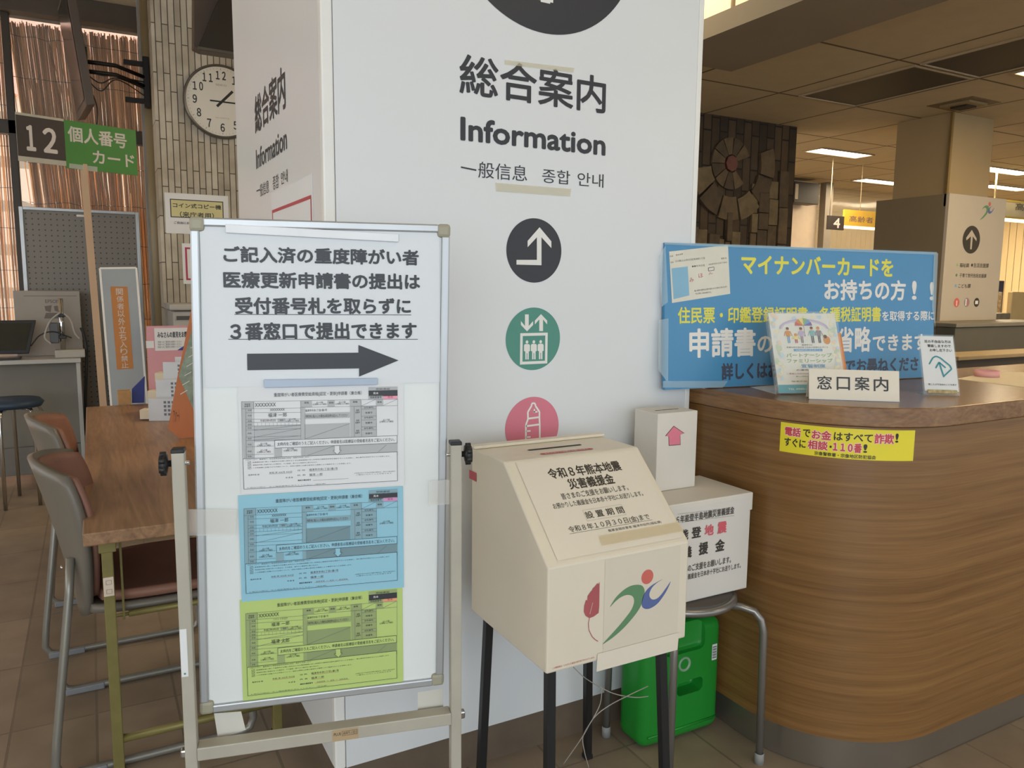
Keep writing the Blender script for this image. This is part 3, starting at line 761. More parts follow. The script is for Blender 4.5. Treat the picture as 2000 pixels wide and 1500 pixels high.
# front print
s = Sheet((BX, BY, BZ), X, Z, base=.0006)
z5 = lambda x, y: (1060+x/6.25, 1080+y/6.25)
FILM = mat('frosted_film', '#d6cdbc', .3, var=.015)
a, c = s.uv(*z5(760, 150)), s.uv(*z5(1640, 1040)); s.rect(a.x, .016, c.x, BHF-.006, FILM, 0)
EG = mat('emblem_green', '#5f8a63', .5, var=.02); EB = mat('emblem_blue', '#58689c', .5, var=.02); ER = mat('emblem_red', '#c8675c', .5, var=.02); FR = mat('feather_red', '#a8565a', .5, var=.05)
GREENP = [(818, 660), (850, 600), (900, 530), (980, 455), (1060, 405), (1140, 387), (1205, 395), (1236, 435), (1240, 490), (1218, 560), (1197, 640), (1150, 720), (1080, 810), (985, 915), (880, 1010), (790, 1075), (728, 1112), (800, 1030), (900, 920), (1000, 800), (1080, 690), (1112, 600), (1105, 545), (1075, 517), (1020, 512), (950, 540), (880, 595)]
BLUEP = [(1462, 319), (1400, 350), (1320, 400), (1260, 460), (1222, 530), (1205, 610), (1216, 662), (1262, 683), (1325, 668), (1405, 610), (1480, 510), (1530, 420), (1560, 344), (1510, 415), (1440, 510), (1390, 555), (1340, 567), (1308, 543), (1300, 495), (1330, 425), (1390, 365)]
emb_c = s.uv(*z5(1275, 290)); EMB = [[s.uv(*z5(*p))-emb_c for p in pl] for pl in (GREENP, BLUEP)]
er = ((s.uv(*z5(1347, 275))-s.uv(*z5(1201, 300))).length/2)
def emblem(sh, c, k, l=1):
    c = Vector(c)
    sh.ell(c, er*k, er*k, ER, l, 40); sh.fillp([c+p*k for p in smooth_loop(EMB[0], 4)], EG, l); sh.fillp([c+p*k for p in smooth_loop(EMB[1], 4)], EB, l)
emblem(s, emb_c, 1.0)
s.fillp([s.uv(*z5(*p)) for p in [(692, 352), (680, 378), (665, 368), (640, 400), (605, 436), (600, 455), (583, 470), (545, 525), (542, 580), (526, 570), (505, 640), (499, 715), (520, 765), (565, 795), (620, 775), (680, 730), (688, 640), (690, 500)]], FR, 1)
st = [(568, 795), (555, 860), (562, 940), (600, 1020), (640, 1058), (672, 1076)]
for i in range(5): s.line(s.uv(*z5(*st[i])), s.uv(*z5(*st[i+1])), .0017, FR, 1+.1*i)
s.line(s.uv(*z5(572, 745)), s.uv(*z5(608, 605)), .0009, FILM, 2)
s.tp('この募金箱は、いただいた募金の配分金で作られています。', z5(115, 1395), z5(632, 1283), RED, .0)
s.build('front_print', dbox)
s = Sheet((BX, BY+BD_, BZ), -Y, Z, base=.0006)
a, c = s.uv(917, 917), s.uv(931, 941); s.rect(a.x, c.y, c.x, a.y, mat('small_red_tag', '#b5525a', .5)); s.build('side_label', dbox)
# loose sheet corner under the front
s = Sheet((BX, BY+.004, BZ), X, Z, base=0)
s.O = Vector((BX, BY-.002, BZ)); pts = [(1165, 1312), (1323, 1269), (1326, 1235), (1167, 1277)]
s.P([s.uv(*p) for p in pts], LAM); o = s.build('loose_sheet', dbox); o['label'] = 'loose sheet edge hanging below the box'
for (tx, ty, fx, fy) in ((BX+.03, BY+.035, PX(1085, 1495, y=BY+.02).x, BY+.012), (BXW+BX-.045, BY+.035, BXW+BX-.022, BY+.012), (BX+.03, BY+BD_-.04, BX+.018, BY+BD_-.015), (BX+BXW-.05, BY+BD_-.04, 1.2151-.012, 1.7442-.01)):
    b = MB(); d = Vector((fx-tx, fy-ty, -BZ)); t0 = Vector((tx, ty, BZ))
    if tx < BX+.1 and ty < BY+.1: fx = tx-.008
    p = [(-.0105, -.0105), (.0105, -.0105), (.0105, .0105), (-.0105, .0105)]
    tmp = bmesh.new(); lo = [tmp.verts.new((fx+x, fy+y, 0.002)) for x, y in p]; hi = [tmp.verts.new((tx+x, ty+y, BZ-.0005)) for x, y in p]
    tmp.faces.new(lo[::-1]); tmp.faces.new(hi)
    for i in range(4): tmp.faces.new((lo[i], lo[(i+1) % 4], hi[(i+1) % 4], hi[i]))
    bmesh.ops.bevel(tmp, geom=tmp.edges[:], offset=.002, segments=1, affect='EDGES')
    b.merge(tmp, BLACKP); leg = b.build('leg', dbox)
    b = MB(); b.box((fx-.012, fy-.012, 0), (fx+.012, fy+.012, .014), BLACKP, .002); b.build('foot_cap', leg)

# ------------------------------------------------------------------ pipe stool with two collection boxes
PIPE = mat('grey_pipe', '#8b8883', .3, .6, var=.04)
stool = thing('pipe_stool', 'round grey pipe stool under the white collection box beside the counter', 'stool', (1.475, 1.665, 0))
SC = Vector((1.468, 1.662, 0)); SR = .148; SZ = .492
b = MB(); b.lathe(SC, [(0, SZ-.012), (SR-.01, SZ-.012), (SR, SZ-.004), (SR-.004, SZ+.006), (0, SZ+.008)], mat('dark_seat_pad', '#4a4540', .5), 40); b.build('seat', stool)
b = MB(); pts = [SC+Vector((math.cos(a)*SR, math.sin(a)*SR, SZ-.012)) for a in [2*math.pi*i/40 for i in range(41)]]
b.tube(pts, .012, PIPE, 10, False); b.build('seat_ring', stool)
for (fx, fy) in ((1.629, 1.483), (1.316, 1.80), (1.312, 1.502), (1.619, 1.823)):
    d = (Vector((fx, fy, 0))-SC); d.z = 0; f = d.normalized()
    b = MB(); r0 = SR-.03; pts = [SC+f*r0+Z*(SZ-.03), SC+f*(d.length*.72)+Z*(SZ-.03), SC+f*(d.length*.86)+Z*(SZ-.038), SC+f*(d.length*.94)+Z*(SZ-.06), SC+f*(d.length*.975)+Z*(SZ-.095), Vector((fx, fy, .012))]
    b.tube(pts, .0105, PIPE, 12); leg = b.build('leg', stool)
    b = MB(); b.lathe((fx, fy, 0), [(0, .0), (.0135, 0), (.0135, .03), (.0115, .032)], mat('grey_rubber_tip', '#8f8e8c', .6), 16); b.build('rubber_tip', leg)
NZ = SZ+.0085
NX1, NY0 = 1.626, 1.560
NW, ND_, NH = .30, .215, PX(1466, 962, y=NY0-.004).z-NZ
WCARD = mat('white_card', '#d8d3c9', .55, var=.02)
nb = thing('collection_box', 'white lidded collection box with red and black lettering on the pipe stool', 'donation box', (NX1-NW/2, NY0+ND_/2, NZ))
b = MB(); b.box((NX1-NW, NY0, NZ), (NX1, NY0+ND_, NZ+NH-.004), WCARD, .002); b.build('body', nb)
b = MB(); b.box((NX1-NW-.004, NY0-.004, NZ+NH-.052), (NX1+.004, NY0+ND_+.004, NZ+NH), WCARD, .003); b.build('lid', nb)
s = Sheet((NX1, NY0-.0046, NZ), X, Z, base=.0012)
z6 = lambda x, y: (1280+x/6.818, 960+y/6.818)
a, c = s.uv(*z6(1215, 1120)), s.uv(*z6(1200, 160))
s.slabrect(-NW+.006, .006, -.012, NH-.014, .0008, mat('collection_notice', '#d6d2cb', .5, var=.01))
CR = mat('coral_print', '#cf5b68', .5)
for tx, tl, br, mm, bo in (('６年能登半島地震災害義援金', (280, 325), (1045, 292), ND, .012), ('登', (483, 478), (603, 602), ND, .03), ('能', (355, 508), (432, 640), ND, .03), ('地', (655, 448), (770, 572), CR, .03), ('震', (827, 410), (942, 545), CR, .03),
                       ('義', (370, 738), (478, 872), ND, .03), ('援', (580, 683), (695, 825), ND, .03), ('金', (798, 645), (915, 780), ND, .03),
                       ('のご支援をお願いします。', (430, 975), (1000, 945), ND, .008), ('義援金を日本赤十字社にお送りします。', (430, 1095), (1130, 1015), ND, .006)):
    s.tp(tx, z6(*tl), z6(*br), mm, bo)
for ya, yb in ((300, 208), (412, 318)): s.line(s.uv(*z6(290, ya)), s.uv(*z6(1045, yb)), .0005, ND, 3)
o = s.build('notice_sheet', nb); o['label'] = 'notice with red and black lettering'
# small box with the pink arrow
AZ = NZ+NH+.0006
p0 = PX(1357, 950, z=AZ)
AW, AD = .128, .090
AX1, AY0 = p0.x, p0.y
AH = PX(1360, 802, x=AX1).z-AZ if False else PX(1360, 802, y=AY0).z-AZ
AW = AX1-PX(1280, 966, y=AY0).x
ab = thing('arrow_box', 'tall narrow white slot box with a pink arrow on top of the collection box', 'donation box', (AX1-AW/2, AY0+AD/2, AZ))
AD = min(.105, PYF-.004-AY0)
b = MB(); b.box((AX1-AW, AY0, AZ), (AX1, AY0+AD, AZ+AH), WCARD, .002)
b.box((AX1-AW+.03, AY0+AD*.45, AZ+AH-.004), (AX1-.03, AY0+AD*.5, AZ+AH+.0004), DARK); b.build('body', ab)
s = Sheet((AX1, AY0, AZ), X, Z, base=.0006)
z7 = lambda x, y: (900+x/2.68, 780+y/2.68)
ap = [s.uv(*z7(*p)) for p in [(1114, 142), (1167, 178), (1146, 186), (1148, 235), (1090, 240), (1088, 192), (1072, 192)]]
cx_ = sum(p.x for p in ap)/7; cy_ = sum(p.y for p in ap)/7
s.fillp([Vector((cx_, cy_))+(p-Vector((cx_, cy_)))*1.07 for p in ap], INK, .5); s.fillp(ap, mat('arrow_pink', '#e07d92', .5), 1.5)
o = s.build('arrow_sticker', ab); o['label'] = 'pink arrow pointing up'

# ------------------------------------------------------------------ green tank on the floor
GREEN = mat('green_polyethylene', '#1d8a2e', .34, var=.05, scale=6, bump=.05)
GX0, GX1, GY0, GY1, GH = 1.352, 1.655, 1.672, 1.800, .366
tank = thing('plastic_tank', 'green plastic tank with a moulded handle under the pipe stool', 'tank', ((GX0+GX1)/2, (GY0+GY1)/2, 0))
def rounded(lo, hi, r, seg=5):
    tmp = bmesh.new(); bmesh.ops.create_cube(tmp, size=1)
    for v in tmp.verts: v.co = Vector([(lo[i]+hi[i])/2+v.co[i]*(hi[i]-lo[i]) for i in range(3)])
    bmesh.ops.bevel(tmp, geom=tmp.edges[:], offset=r, segments=seg, profile=.5, affect='EDGES')
    for f in tmp.faces: f.smooth = True
    return tmp
def bool_diff(o, cutters):
    for c_ in cutters:
        md = o.modifiers.new('cut', 'BOOLEAN'); md.operation = 'DIFFERENCE'; md.object = c_; md.solver = 'EXACT'
    bpy.context.view_layer.update()
    me = bpy.data.meshes.new_from_object(o.evaluated_get(bpy.context.evaluated_depsgraph_get()))
    o.modifiers.clear(); o.data = me
    for c_ in cutters: bpy.data.objects.remove(c_)
b = MB(); b.merge(rounded((GX0, GY0, .004), (GX1, GY1, GH), .034), GREEN)
body = b.build('body', tank)
hp = PX(1350, 1340, y=GY0); wp = PX(1337, 1297, y=GY0)
def cut(tmp):
    b = MB(); b.merge(tmp, GREEN); return b.build('cutter')
ct = [cut(rounded((hp.x-.055, GY0-.03, hp.z-.022), (hp.x+.045, GY0+.05, hp.z+.022), .015, 3)),
      cut(rounded((GX0+.075, GY0-.03, GH-.085), (GX1-.075, GY0+.022, GH+.05), .018, 3))]
bool_diff(body, ct)
for p_ in body.data.polygons: p_.use_smooth = True
body.data.set_sharp_from_angle(angle=.45)
b = MB()
for z_ in (.03, GH-.1):
    pass
b.tube([(GX0+.02, GY0-.0005, .045), (GX1-.02, GY0-.0005, .045)], .004, GREEN, 8); b.build('moulded_rib', tank)
b = MB(); b.lathe((wp.x, GY0+.004, wp.z), [(.014, 0), (.0165, .006), (.0215, .008), (.023, .004), (.023, -.002)], mat('pale_grommet', '#8aa88c', .4), 24, -Y); b.lathe((wp.x, GY0+.004, wp.z), [(0, .003), (.015, .003)], mat('grommet_hole', '#3d4a55', .3), 24, -Y); b.build('port', tank)
s = Sheet((0, GY0, 0), X, Z, base=.0006); a, c = s.uv(1391, 1259), s.uv(1399, 1287)
s.rect(a.x, c.y, c.x, a.y, PAPER)
for i in range(9): s.rect(a.x+.002, c.y+(a.y-c.y)*(.12+.085*i), c.x-.002, c.y+(a.y-c.y)*(.12+.085*i+(.03 if i % 2 else .055)), INK, 2)
s.build('barcode_sticker', tank)
# thin cord
CORD = mat('pale_cord', '#a9a298', .5)
b = MB()
def arc(ps, r): b.tube([tuple(p) for p in smooth_loop_open(ps)], r, CORD, 6)
def smooth_loop_open(ps, k=8):
    ps = [Vector(p) for p in ps]; ps = [ps[0]*2-ps[1]]+ps+[ps[-1]*2-ps[-2]]; out = []
    for i in range(1, len(ps)-2):
        p0, p1, p2, p3 = ps[i-1:i+3]
        for j in range(k):
            t = j/k; out.append(0.5*((2*p1)+(p2-p0)*t+(2*p0-5*p1+4*p2-p3)*t*t+(3*p1-p0-3*p2+p3)*t**3))
    out.append(ps[-2]); return out
arc([PX(1120, 1303, y=1.60), PX(1140, 1322, y=1.62), PX(1165, 1338, y=1.66), PX(1200, 1355, y=1.655), PX(1240, 1362, y=1.645), PX(1266, 1360, y=1.64)], .0014)
arc([PX(1266, 1340, y=1.64), PX(1230, 1357, y=1.645), PX(1190, 1378, y=1.65), PX(1160, 1402, y=1.66), PX(1137, 1440, y=1.68), PX(1100, 1493, z=.004)], .0014)
arc([PX(1176, 1345, y=1.65), PX(1172, 1375, y=1.66), PX(1158, 1404, y=1.66), PX(1139, 1438, y=1.68), PX(1142, 1470, z=.06), PX(1150, 1499, z=.004)], .0014)
tag(b.build('loose_cord'), 'thin pale cord hanging loose behind the black legs', 'cord')
# ------------------------------------------------------------------ reception counter
CXS, CYF, CR_ = 1.66, 1.235, .37      # side face x, front face y, corner radius
CT0, CT1 = 1.0, 1.052                 # worktop underside and top
def cpath(inset, n=20):
    c = Vector((CXS+CR_, CYF+CR_)); r = CR_-inset; pts = [(CXS+inset, 2.6)]
    for i in range(n+1):
        a = math.pi+math.pi/2*i/n; pts.append((c.x+r*math.cos(a), c.y+r*math.sin(a)))
    pts.append((4.8, CYF+inset)); return pts
def cprism(inset, z0, z1, m, b, depth=.62, bev=0.0):
    o = cpath(inset); inner = [(4.8, CYF+depth), (CXS+depth, CYF+depth), (CXS+depth, 2.6)]
    b.prism([(x, y, z0) for x, y in o+inner], (0, 0, z1-z0), m, bev); return b
ctr = thing('reception_counter', 'curved wooden reception counter with a stainless kick plate at right', 'counter', (2.2, 1.6, 0))
bd = cprism(.004, .108, CT0-.002, COUNTER, MB()).build('body', ctr)
for p in bd.data.polygons:
    if abs(p.normal.z) < .5 and len(p.vertices) == 4: p.use_smooth = True
bd.data.set_sharp_from_angle(angle=.6)
kp = cprism(.03, 0.001, .108, STEEL, MB(), .58).build('kick_plate', ctr)
for p in kp.data.polygons:
    if abs(p.normal.z) < .5: p.use_smooth = True
kp.data.set_sharp_from_angle(angle=.6)
tp_ = cprism(-.003, CT0, CT1, CTOP, MB(), .62, .003).build('worktop', ctr)
# yellow sticker bent round the corner
def arcpos(s_, v, h):
    """s_ runs along the front from the start of the curve on the side face"""
    r = CR_-.004+h; a = math.pi+s_/(CR_-.004)
    if a <= math.pi*1.5: return Vector((CXS+CR_+r*math.cos(a), CYF+CR_+r*math.sin(a), v))
    return Vector((CXS+CR_+(s_-(CR_-.004)*math.pi/2), CYF+.004-h, v))
def arc_s(px, py, zz):
    best = None
    for i in range(800):
        s_ = -.1+.9*i/800; p = arcpos(max(s_, 0), zz, 0)
        d = p-CAM; f = d.dot(_F); x = 1000+FOC*d.dot(_R)/f
        if best is None or abs(x-px) < best[0]: best = (abs(x-px), s_)
    return best[1]
S0, S1 = arc_s(1524, 855, .96), arc_s(1786, 870, .96)
ps = arcpos((S0+S1)/2, 0, 0); dS = math.hypot(ps.x, ps.y)
def zray(px, py, s_):
    p = arcpos(s_, 0, 0); d = ray(px, py); t = math.hypot(p.x, p.y)/math.hypot(d.x, d.y); return CAM_H+d.z*t
ZB, ZT = (zray(1524, 882, S0)+zray(1784, 899, S1))/2, (zray(1525, 825, S0)+zray(1787, 839, S1))/2
YEL = mat('yellow_sticker', '#e3d42c', .4, var=.015); SRED = mat('sticker_red', '#c03a44', .45, var=.02); SWH = mat('sticker_white', '#ecc7c0', .5); SBK = mat('sticker_black', '#26221c', .5)
s = Sheet((0, 0, 0), X, Z, base=.0006, warp=lambda u, v, h: arcpos(S0+(S1-S0)*u, ZB+(ZT-ZB)*v, h))
s.rect(0, 0, 1, 1, YEL, 0, 24)
def st_(tx, x0, x1, v1, v0, m, bold, rim=False):
    if rim: s.text(tx, x0-.004, v0-.02, x1+.004, v1+.02, SWH if m is SRED else m, bold+.06, 1.4)
    s.text(tx, x0, v0, x1, v1, m, bold, 2.2)
fx = lambda x: (x-150)/1640
st_('電話', fx(212), fx(418), .87, .57, SRED, .028, True); st_('で', fx(445), fx(538), .86, .60, SBK, .025); st_('お金', fx(555), fx(790), .87, .57, SRED, .028, True)
st_('はすべて', fx(818), fx(1270), .86, .58, SBK, .025); st_('詐欺', fx(1290), fx(1525), .88, .55, SRED, .028, True); st_('!', fx(1540), fx(1580), .90, .60, SBK, .03)
st_('すぐに', fx(212), fx(490), .50, .21, SBK, .025); st_('相談', fx(515), fx(755), .52, .22, SRED, .028, True); st_('・', fx(775), fx(802), .40, .32, SBK, .02)
st_('１１０番', fx(815), fx(1150), .53, .22, SRED, .035, True); st_('!', fx(1168), fx(1215), .52, .24, SBK, .03)
st_('宗像警察署・宗像地区防犯協会', fx(600), fx(1322), .165, .035, SBK, .018)
tag(s.build('warning_sticker'), 'yellow phone fraud warning sticker bent around the counter front', 'sticker')

# ---- blue poster standing on the counter, wrapped in clear film
BLUE = mat('sky_blue_poster', '#3387b8', .35, var=.03, scale=3); YL = mat('poster_yellow', '#e2dc3c', .45, var=.02); NAVY = mat('poster_navy', '#22324e', .5); PW = mat('poster_white', '#e6e3dc', .5)
KS = 1.245
_C = [CAM+(Vector(v)-CAM)*KS for v in ((1.215, 1.476, 1.468), (2.11, 1.378, 1.465), (2.096, 1.356, 1.124), (1.201, 1.454, 1.127))]
pu = (_C[1]-_C[0]).normalized(); pu.z = 0
s = Sheet(_C[3], pu, _C[0]-_C[3], base=.0006)
a, c = s.uv(1300, 474), s.uv(1824, 735)
x0, x1 = s.uv(1298, 600).x, s.uv(1824, 600).x; y1 = a.y
kz = (CT1+.003-_C[3].z)
y0 = kz
s.slabrect(x0, y0, x1, y1, .014, BLUE); s.rect(x0, y0, x1, y1, BLUE, -.5)
z3 = lambda x, y: (1280+x/3.226, 440+y/3.226)
for tx, tl, br, mm, bo in (('マイナンバーカードを', (540, 182), (1497, 325), YL, .034), ('お持ちの方', (1063, 338), (1575, 475), PW, .032), ('!', (1616, 350), (1644, 470), PW, .03), ('!', (1728, 357), (1752, 473), PW, .03),
                       ('住民票・印鑑登録証明書・各種税証明書', (140, 514), (1420, 607), YL, .022), ('を取得する際に', (1428, 540), (1757, 600), PW, .022),
                       ('申請書', (212, 650), (630, 825), PW, .026), ('の', (642, 698), (735, 800), PW, .03), ('省略', (1145, 640), (1355, 797), PW, .026), ('できます', (1368, 690), (1705, 785), PW, .03),
                       ('詳しくはお', (415, 868), (775, 962), NAVY, .036), ('でお尋ねくださ', (1195, 845), (1655, 917), NAVY, .036)):
    s.tp(tx, z3(*tl), z3(*br), mm, bo)
CARD = mat('sample_card', '#d9d6c6', .4, var=.04, scale=20); CBLUE = mat('photo_blue', '#7fb4d0', .5)
s.Pp([z3(85, 166), z3(456, 125), z3(470, 432), z3(103, 490)], CARD, 3)
s.Pp([z3(100, 272), z3(202, 259), z3(212, 442), z3(113, 466)], CBLUE, 4)
z9 = lambda x, y: (1280+x/9.375, 460+y/9.375)
def slant(tx, x0, yb0, x1, yb1, h, m, l=5):
    """text along a slightly rising line, h tall (photo pixels /9.375)"""
    p, q_ = s.uv(*z9(x0, yb0)), s.uv(*z9(x1, yb1)); hh = abs(s.uv(*z9(x0, yb0-h)).y-p.y); d = q_-p; ang = math.atan2(d.y, d.x)
    n = Vector((-math.sin(ang), math.cos(ang))); mid = (p+q_)/2+n*hh/2
    s.text(tx, mid.x-d.length/2, mid.y-hh/2, mid.x+d.length/2, mid.y+hh/2, m, .0, l, ang)
slant('氏名', 262, 395, 318, 388, 28, INK); slant('見本太郎', 370, 375, 500, 350, 28, INK); slant('住所', 272, 512, 330, 506, 32, INK); slant('○○県△△市□□区見本町1丁目', 360, 490, 900, 430, 36, INK)
slant('●●年月日生', 665, 585, 905, 560, 36, INK); slant('2026年3月31日まで有効', 970, 545, 1300, 505, 30, INK); slant('性別 女', 1200, 440, 1300, 428, 32, INK); slant('み', 625, 860, 700, 845, 80, RED); slant('ほ', 790, 780, 870, 765, 80, RED); slant('ん', 970, 725, 1050, 700, 45, RED)
slant('個人番号の提供は法律で認められた場合に限られます', 710, 1030, 1310, 950, 32, INK); slant('不正に取得した場合は処罰される', 725, 1085, 1015, 1050, 30, INK)
s.Pp([z9(958, 590), z9(1068, 572), z9(1074, 640), z9(964, 656)], INK, 5); s.Pp([z9(968, 598), z9(1060, 582), z9(1064, 632), z9(972, 646)], CARD, 6)
bp = s.build('blue_poster'); tag(bp, 'sky blue poster board with yellow and white lettering standing on the counter', 'poster')
def clearfilm():
    m, nt, b = nodes_of('clear_film'); b.inputs['Base Color'].default_value = (.95, .97, .98, 1); b.inputs['Roughness'].default_value = .12; b.inputs['Alpha'].default_value = .04
    n = nt.nodes.new('ShaderNodeTexNoise'); n.inputs['Scale'].default_value = 14; tc = nt.nodes.new('ShaderNodeTexCoord'); nt.links.new(tc.outputs['Object'], n.inputs['Vector'])
    bp_ = nt.nodes.new('ShaderNodeBump'); bp_.inputs['Strength'].default_value = .5; bp_.inputs['Distance'].default_value = .01; nt.links.new(n.outputs['Fac'], bp_.inputs['Height']); nt.links.new(bp_.outputs['Normal'], b.inputs['Normal']); return m
CF = clearfilm(); CF2 = clear('film_edge', '#c9e2ea', .35, .1)
t = Sheet(s.O, s.U, s.V, base=.004); t.rect(x0-.004, y0, x1+.004, y1+.003, CF, 0); t.build('film_front', bp)
t = Sheet(s.O, s.U, s.V, base=.0048)
for q4 in ([(1296, 473), (1828, 493), (1828, 498), (1296, 478)], [(1286, 500), (1298, 480), (1303, 590), (1290, 600)], [(1285, 625), (1304, 622), (1303, 748), (1284, 722)], [(1293, 744), (1420, 744), (1410, 757), (1293, 757)], [(1822, 494), (1830, 495), (1824, 640), (1818, 600)]):
    t.fillp([t.uv(*p) for p in q4], CF2, 0)
o = t.build('film_edge', bp); o['label'] = 'folded clear film edge'

# ---- things on the worktop
def facing(p0, p1, tilt):
    u = (p1-p0); u.z = 0; u.normalize(); n = Vector((u.y, -u.x, 0)); v = Z*math.cos(tilt)-n*math.sin(tilt); return u, v, n
ZT1 = CT1+.0008
# leaflet in an acrylic holder
p0, p1 = PX(1520, 770, z=ZT1), PX(1652, 768, z=ZT1)
u, v, n = facing(p0, p1, math.radians(21))
W_ = (p1-p0).length; fl = thing('leaflet_holder', 'acrylic holder with a rainbow umbrella leaflet behind the small name plate', 'leaflet', tuple((p0+p1)/2))
s = Sheet(p0+Z*.004+n*.004, u, v, base=.0005)
H_ = s.uv(1512, 612).y
s.slabrect(0, 0, W_, H_, .001, mat('leaflet_paper', '#e0dfd6', .4))
LG = mat('leaflet_green', '#8fb07a', .5); LB = mat('leaflet_blue', '#6fa3c9', .5); LT = mat('leaflet_teal', '#55a0ae', .5); LV = mat('leaflet_violet', '#b9aecb', .5); SK = mat('skin_print', '#d8a987', .6); BRN = mat('brown_print', '#6b4a38', .6); ORP = mat('orange_print', '#cf8f4f', .6); GYP = mat('grey_print', '#8e8890', .6); TLP = mat('tealgrey_print', '#7fb0b0', .6); YLP = mat('pale_yellow_print', '#e2d488', .6); DKP = mat('dark_trouser_print', '#44485a', .6)
OG, OY, OB, OO = mat('pale_leaf', '#c3d0b4', .5), mat('pale_cream', '#e0dcbc', .5), mat('pale_sky', '#bfd2dc', .5), mat('pale_peach', '#e2cdb6', .5)
e = lambda x, y: Vector((W_*(x-0)/1, H_*y))
rnd = random.Random(5)
for i in range(70):
    side = rnd.random(); x = rnd.uniform(.02, .12) if side < .45 else rnd.uniform(.88, .98) if side < .9 else rnd.uniform(.1, .9); y = rnd.uniform(.15, .98) if side < .9 else rnd.uniform(.93, .98)
    s.ell(e(x, y), .004+rnd.random()*.004, .004+rnd.random()*.004, [OG, OY, OB, OO][rnd.randrange(4)], 1+i*.01, 12)
for k, mm in enumerate((LV, mat('p_violet', '#c9bfd8', .5))):
    pts = [e(.5+.36*math.cos(a)*(1-k*.06), .80+.12*math.sin(a)*(1-k*.14)) for a in [math.pi*j/20 for j in range(21)]]
    for i in range(20): s.line(pts[i], pts[i+1], .004, mm, 2+.02*i)
uc = e(.5, .84)
for i, mm in enumerate((ER, ORP, YLP, LG, LB, mat('umb_violet', '#7d6aa5', .5))):
    a0, a1 = math.pi-math.pi*i/6, math.pi-math.pi*(i+1)/6
    s.fillp([uc]+[uc+Vector((.028*math.cos(a0+(a1-a0)*j/4), .024*math.sin(a0+(a1-a0)*j/4))) for j in range(5)], mm, 3)
s.line(uc, uc-Vector((0, .034)), .001, BRN, 3)
def fig(x, y0, h, top, bot, hair):
    s.rect(*(e(x-.018, y0)), *(e(x-.004, y0+h*.45)), bot, 3); s.rect(*(e(x+.004, y0)), *(e(x+.018, y0+h*.45)), bot, 3)
    s.fillp([e(x-.03, y0+h*.42), e(x+.03, y0+h*.42), e(x+.034, y0+h*.76), e(x-.034, y0+h*.76)], top, 3.2)
    s.line(e(x-.034, y0+h*.74), e(x-.06, y0+h*.45), .0022, top, 3.1); s.line(e(x+.034, y0+h*.74), e(x+.06, y0+h*.45), .0022, top, 3.1)
    c_ = e(x, y0+h*.88); s.ell(c_, .0048, .0055*h/.2, SK, 3.3, 16); s.ell(c_+Vector((0, .0022)), .005, .004, hair, 3.4, 16)
fig(.25, .62, .2, ORP, LB, BRN); fig(.36, .62, .11, YLP, RED, ORP); fig(.45, .62, .2, LV, GYP, BRN); fig(.61, .62, .21, TLP, DKP, BRN); fig(.71, .62, .21, GYP, DKP, ORP)
s.ell(e(.82, .655), .011, .013, ORP, 3, 20); s.ell(e(.80, .70), .006, .006, BRN, 3.1, 16)
def TL_(tx, x0, x1, yv, h, m, bo=0): s.text(tx, W_*x0, H_*(yv-h/2), W_*x1, H_*(yv+h/2), m, bo, 4)
TL_('福津市では', .43, .59, .595, .018, INK); TL_('多様な性を認め合う社会の実現をめざして', .2, .82, .565, .018, INK)
s.rect(*e(.3, .515), *e(.73, .545), LB, 3); TL_('令和8年4月1日スタート', .33, .7, .53, .018, PW)
TL_('パートナーシップ', .18, .86, .465, .052, LG, .02); TL_('ファミリーシップ', .18, .86, .395, .052, LG, .02); TL_('宣誓制度', .38, .74, .33, .045, LB, .02)
TL_('の運用を始めます', .3, .78, .28, .024, INK); TL_('ご家族との大切な絆を福津市が応援します', .15, .86, .235, .02, RED); TL_('詳しい内容はお問い合わせください', .28, .75, .2, .016, INK); TL_('福津市役所 人権政策課', .2, .8, .14, .016, INK)
s.rect(*e(0, 0), *e(1, .10), LT, 2); TL_('TEL 0940-43-8129', .14, .6, .045, .022, PW)
o = s.build('leaflet', fl); o['label'] = 'leaflet with people under a rainbow umbrella'
AC = clear('acrylic', '#eef4f4', .10, .05)
b = MB(); q0 = p0+n*.008
Mh = Matrix.Translation(p0+Z*.0) @ Matrix((u, v, u.cross(v))).transposed().to_4x4()
b.box((-.006, .0015, .0055), (W_+.006, H_+.008, .0075), AC, 0, Mh); b.box((-.006, .0015, -.006), (W_+.006, H_+.008, -.004), AC, 0, Mh); b.build('acrylic_holder', fl)
b = MB(); M2 = Matrix.Translation(p0) @ Matrix((u, -n, Z)).transposed().to_4x4(); b.box((-.004, 0.004, 0), (W_+.004, .075, .002), AC, 0, M2); b.build('acrylic_base', fl)
# orange booklet leaning behind it
p2 = PX(1645, 735, z=ZT1)+u*0-n*.03
OB = mat('orange_cover', '#d98a4a', .5); OB2 = mat('amber_cover', '#dfa45c', .5)
bk = MB(); Mb = Matrix.Translation(PX(1656, 760, z=ZT1)+Z*.014) @ Matrix((u, v, u.cross(v))).transposed().to_4x4()
bk.box((-.12, 0, -.024), (.012, .172, -.012), OB, .001, Mb); bk.box((-.119, .001, -.0118), (.0, .171, -.0112), OB2, 0, Mb); bk.box((-.03, .135, -.011), (-.008, .155, -.0106), mat('violet_patch', '#7b7aa8', .5), 0, Mb)
tag(bk.build('orange_booklet'), 'orange booklet standing behind the leaflet on the counter', 'booklet')
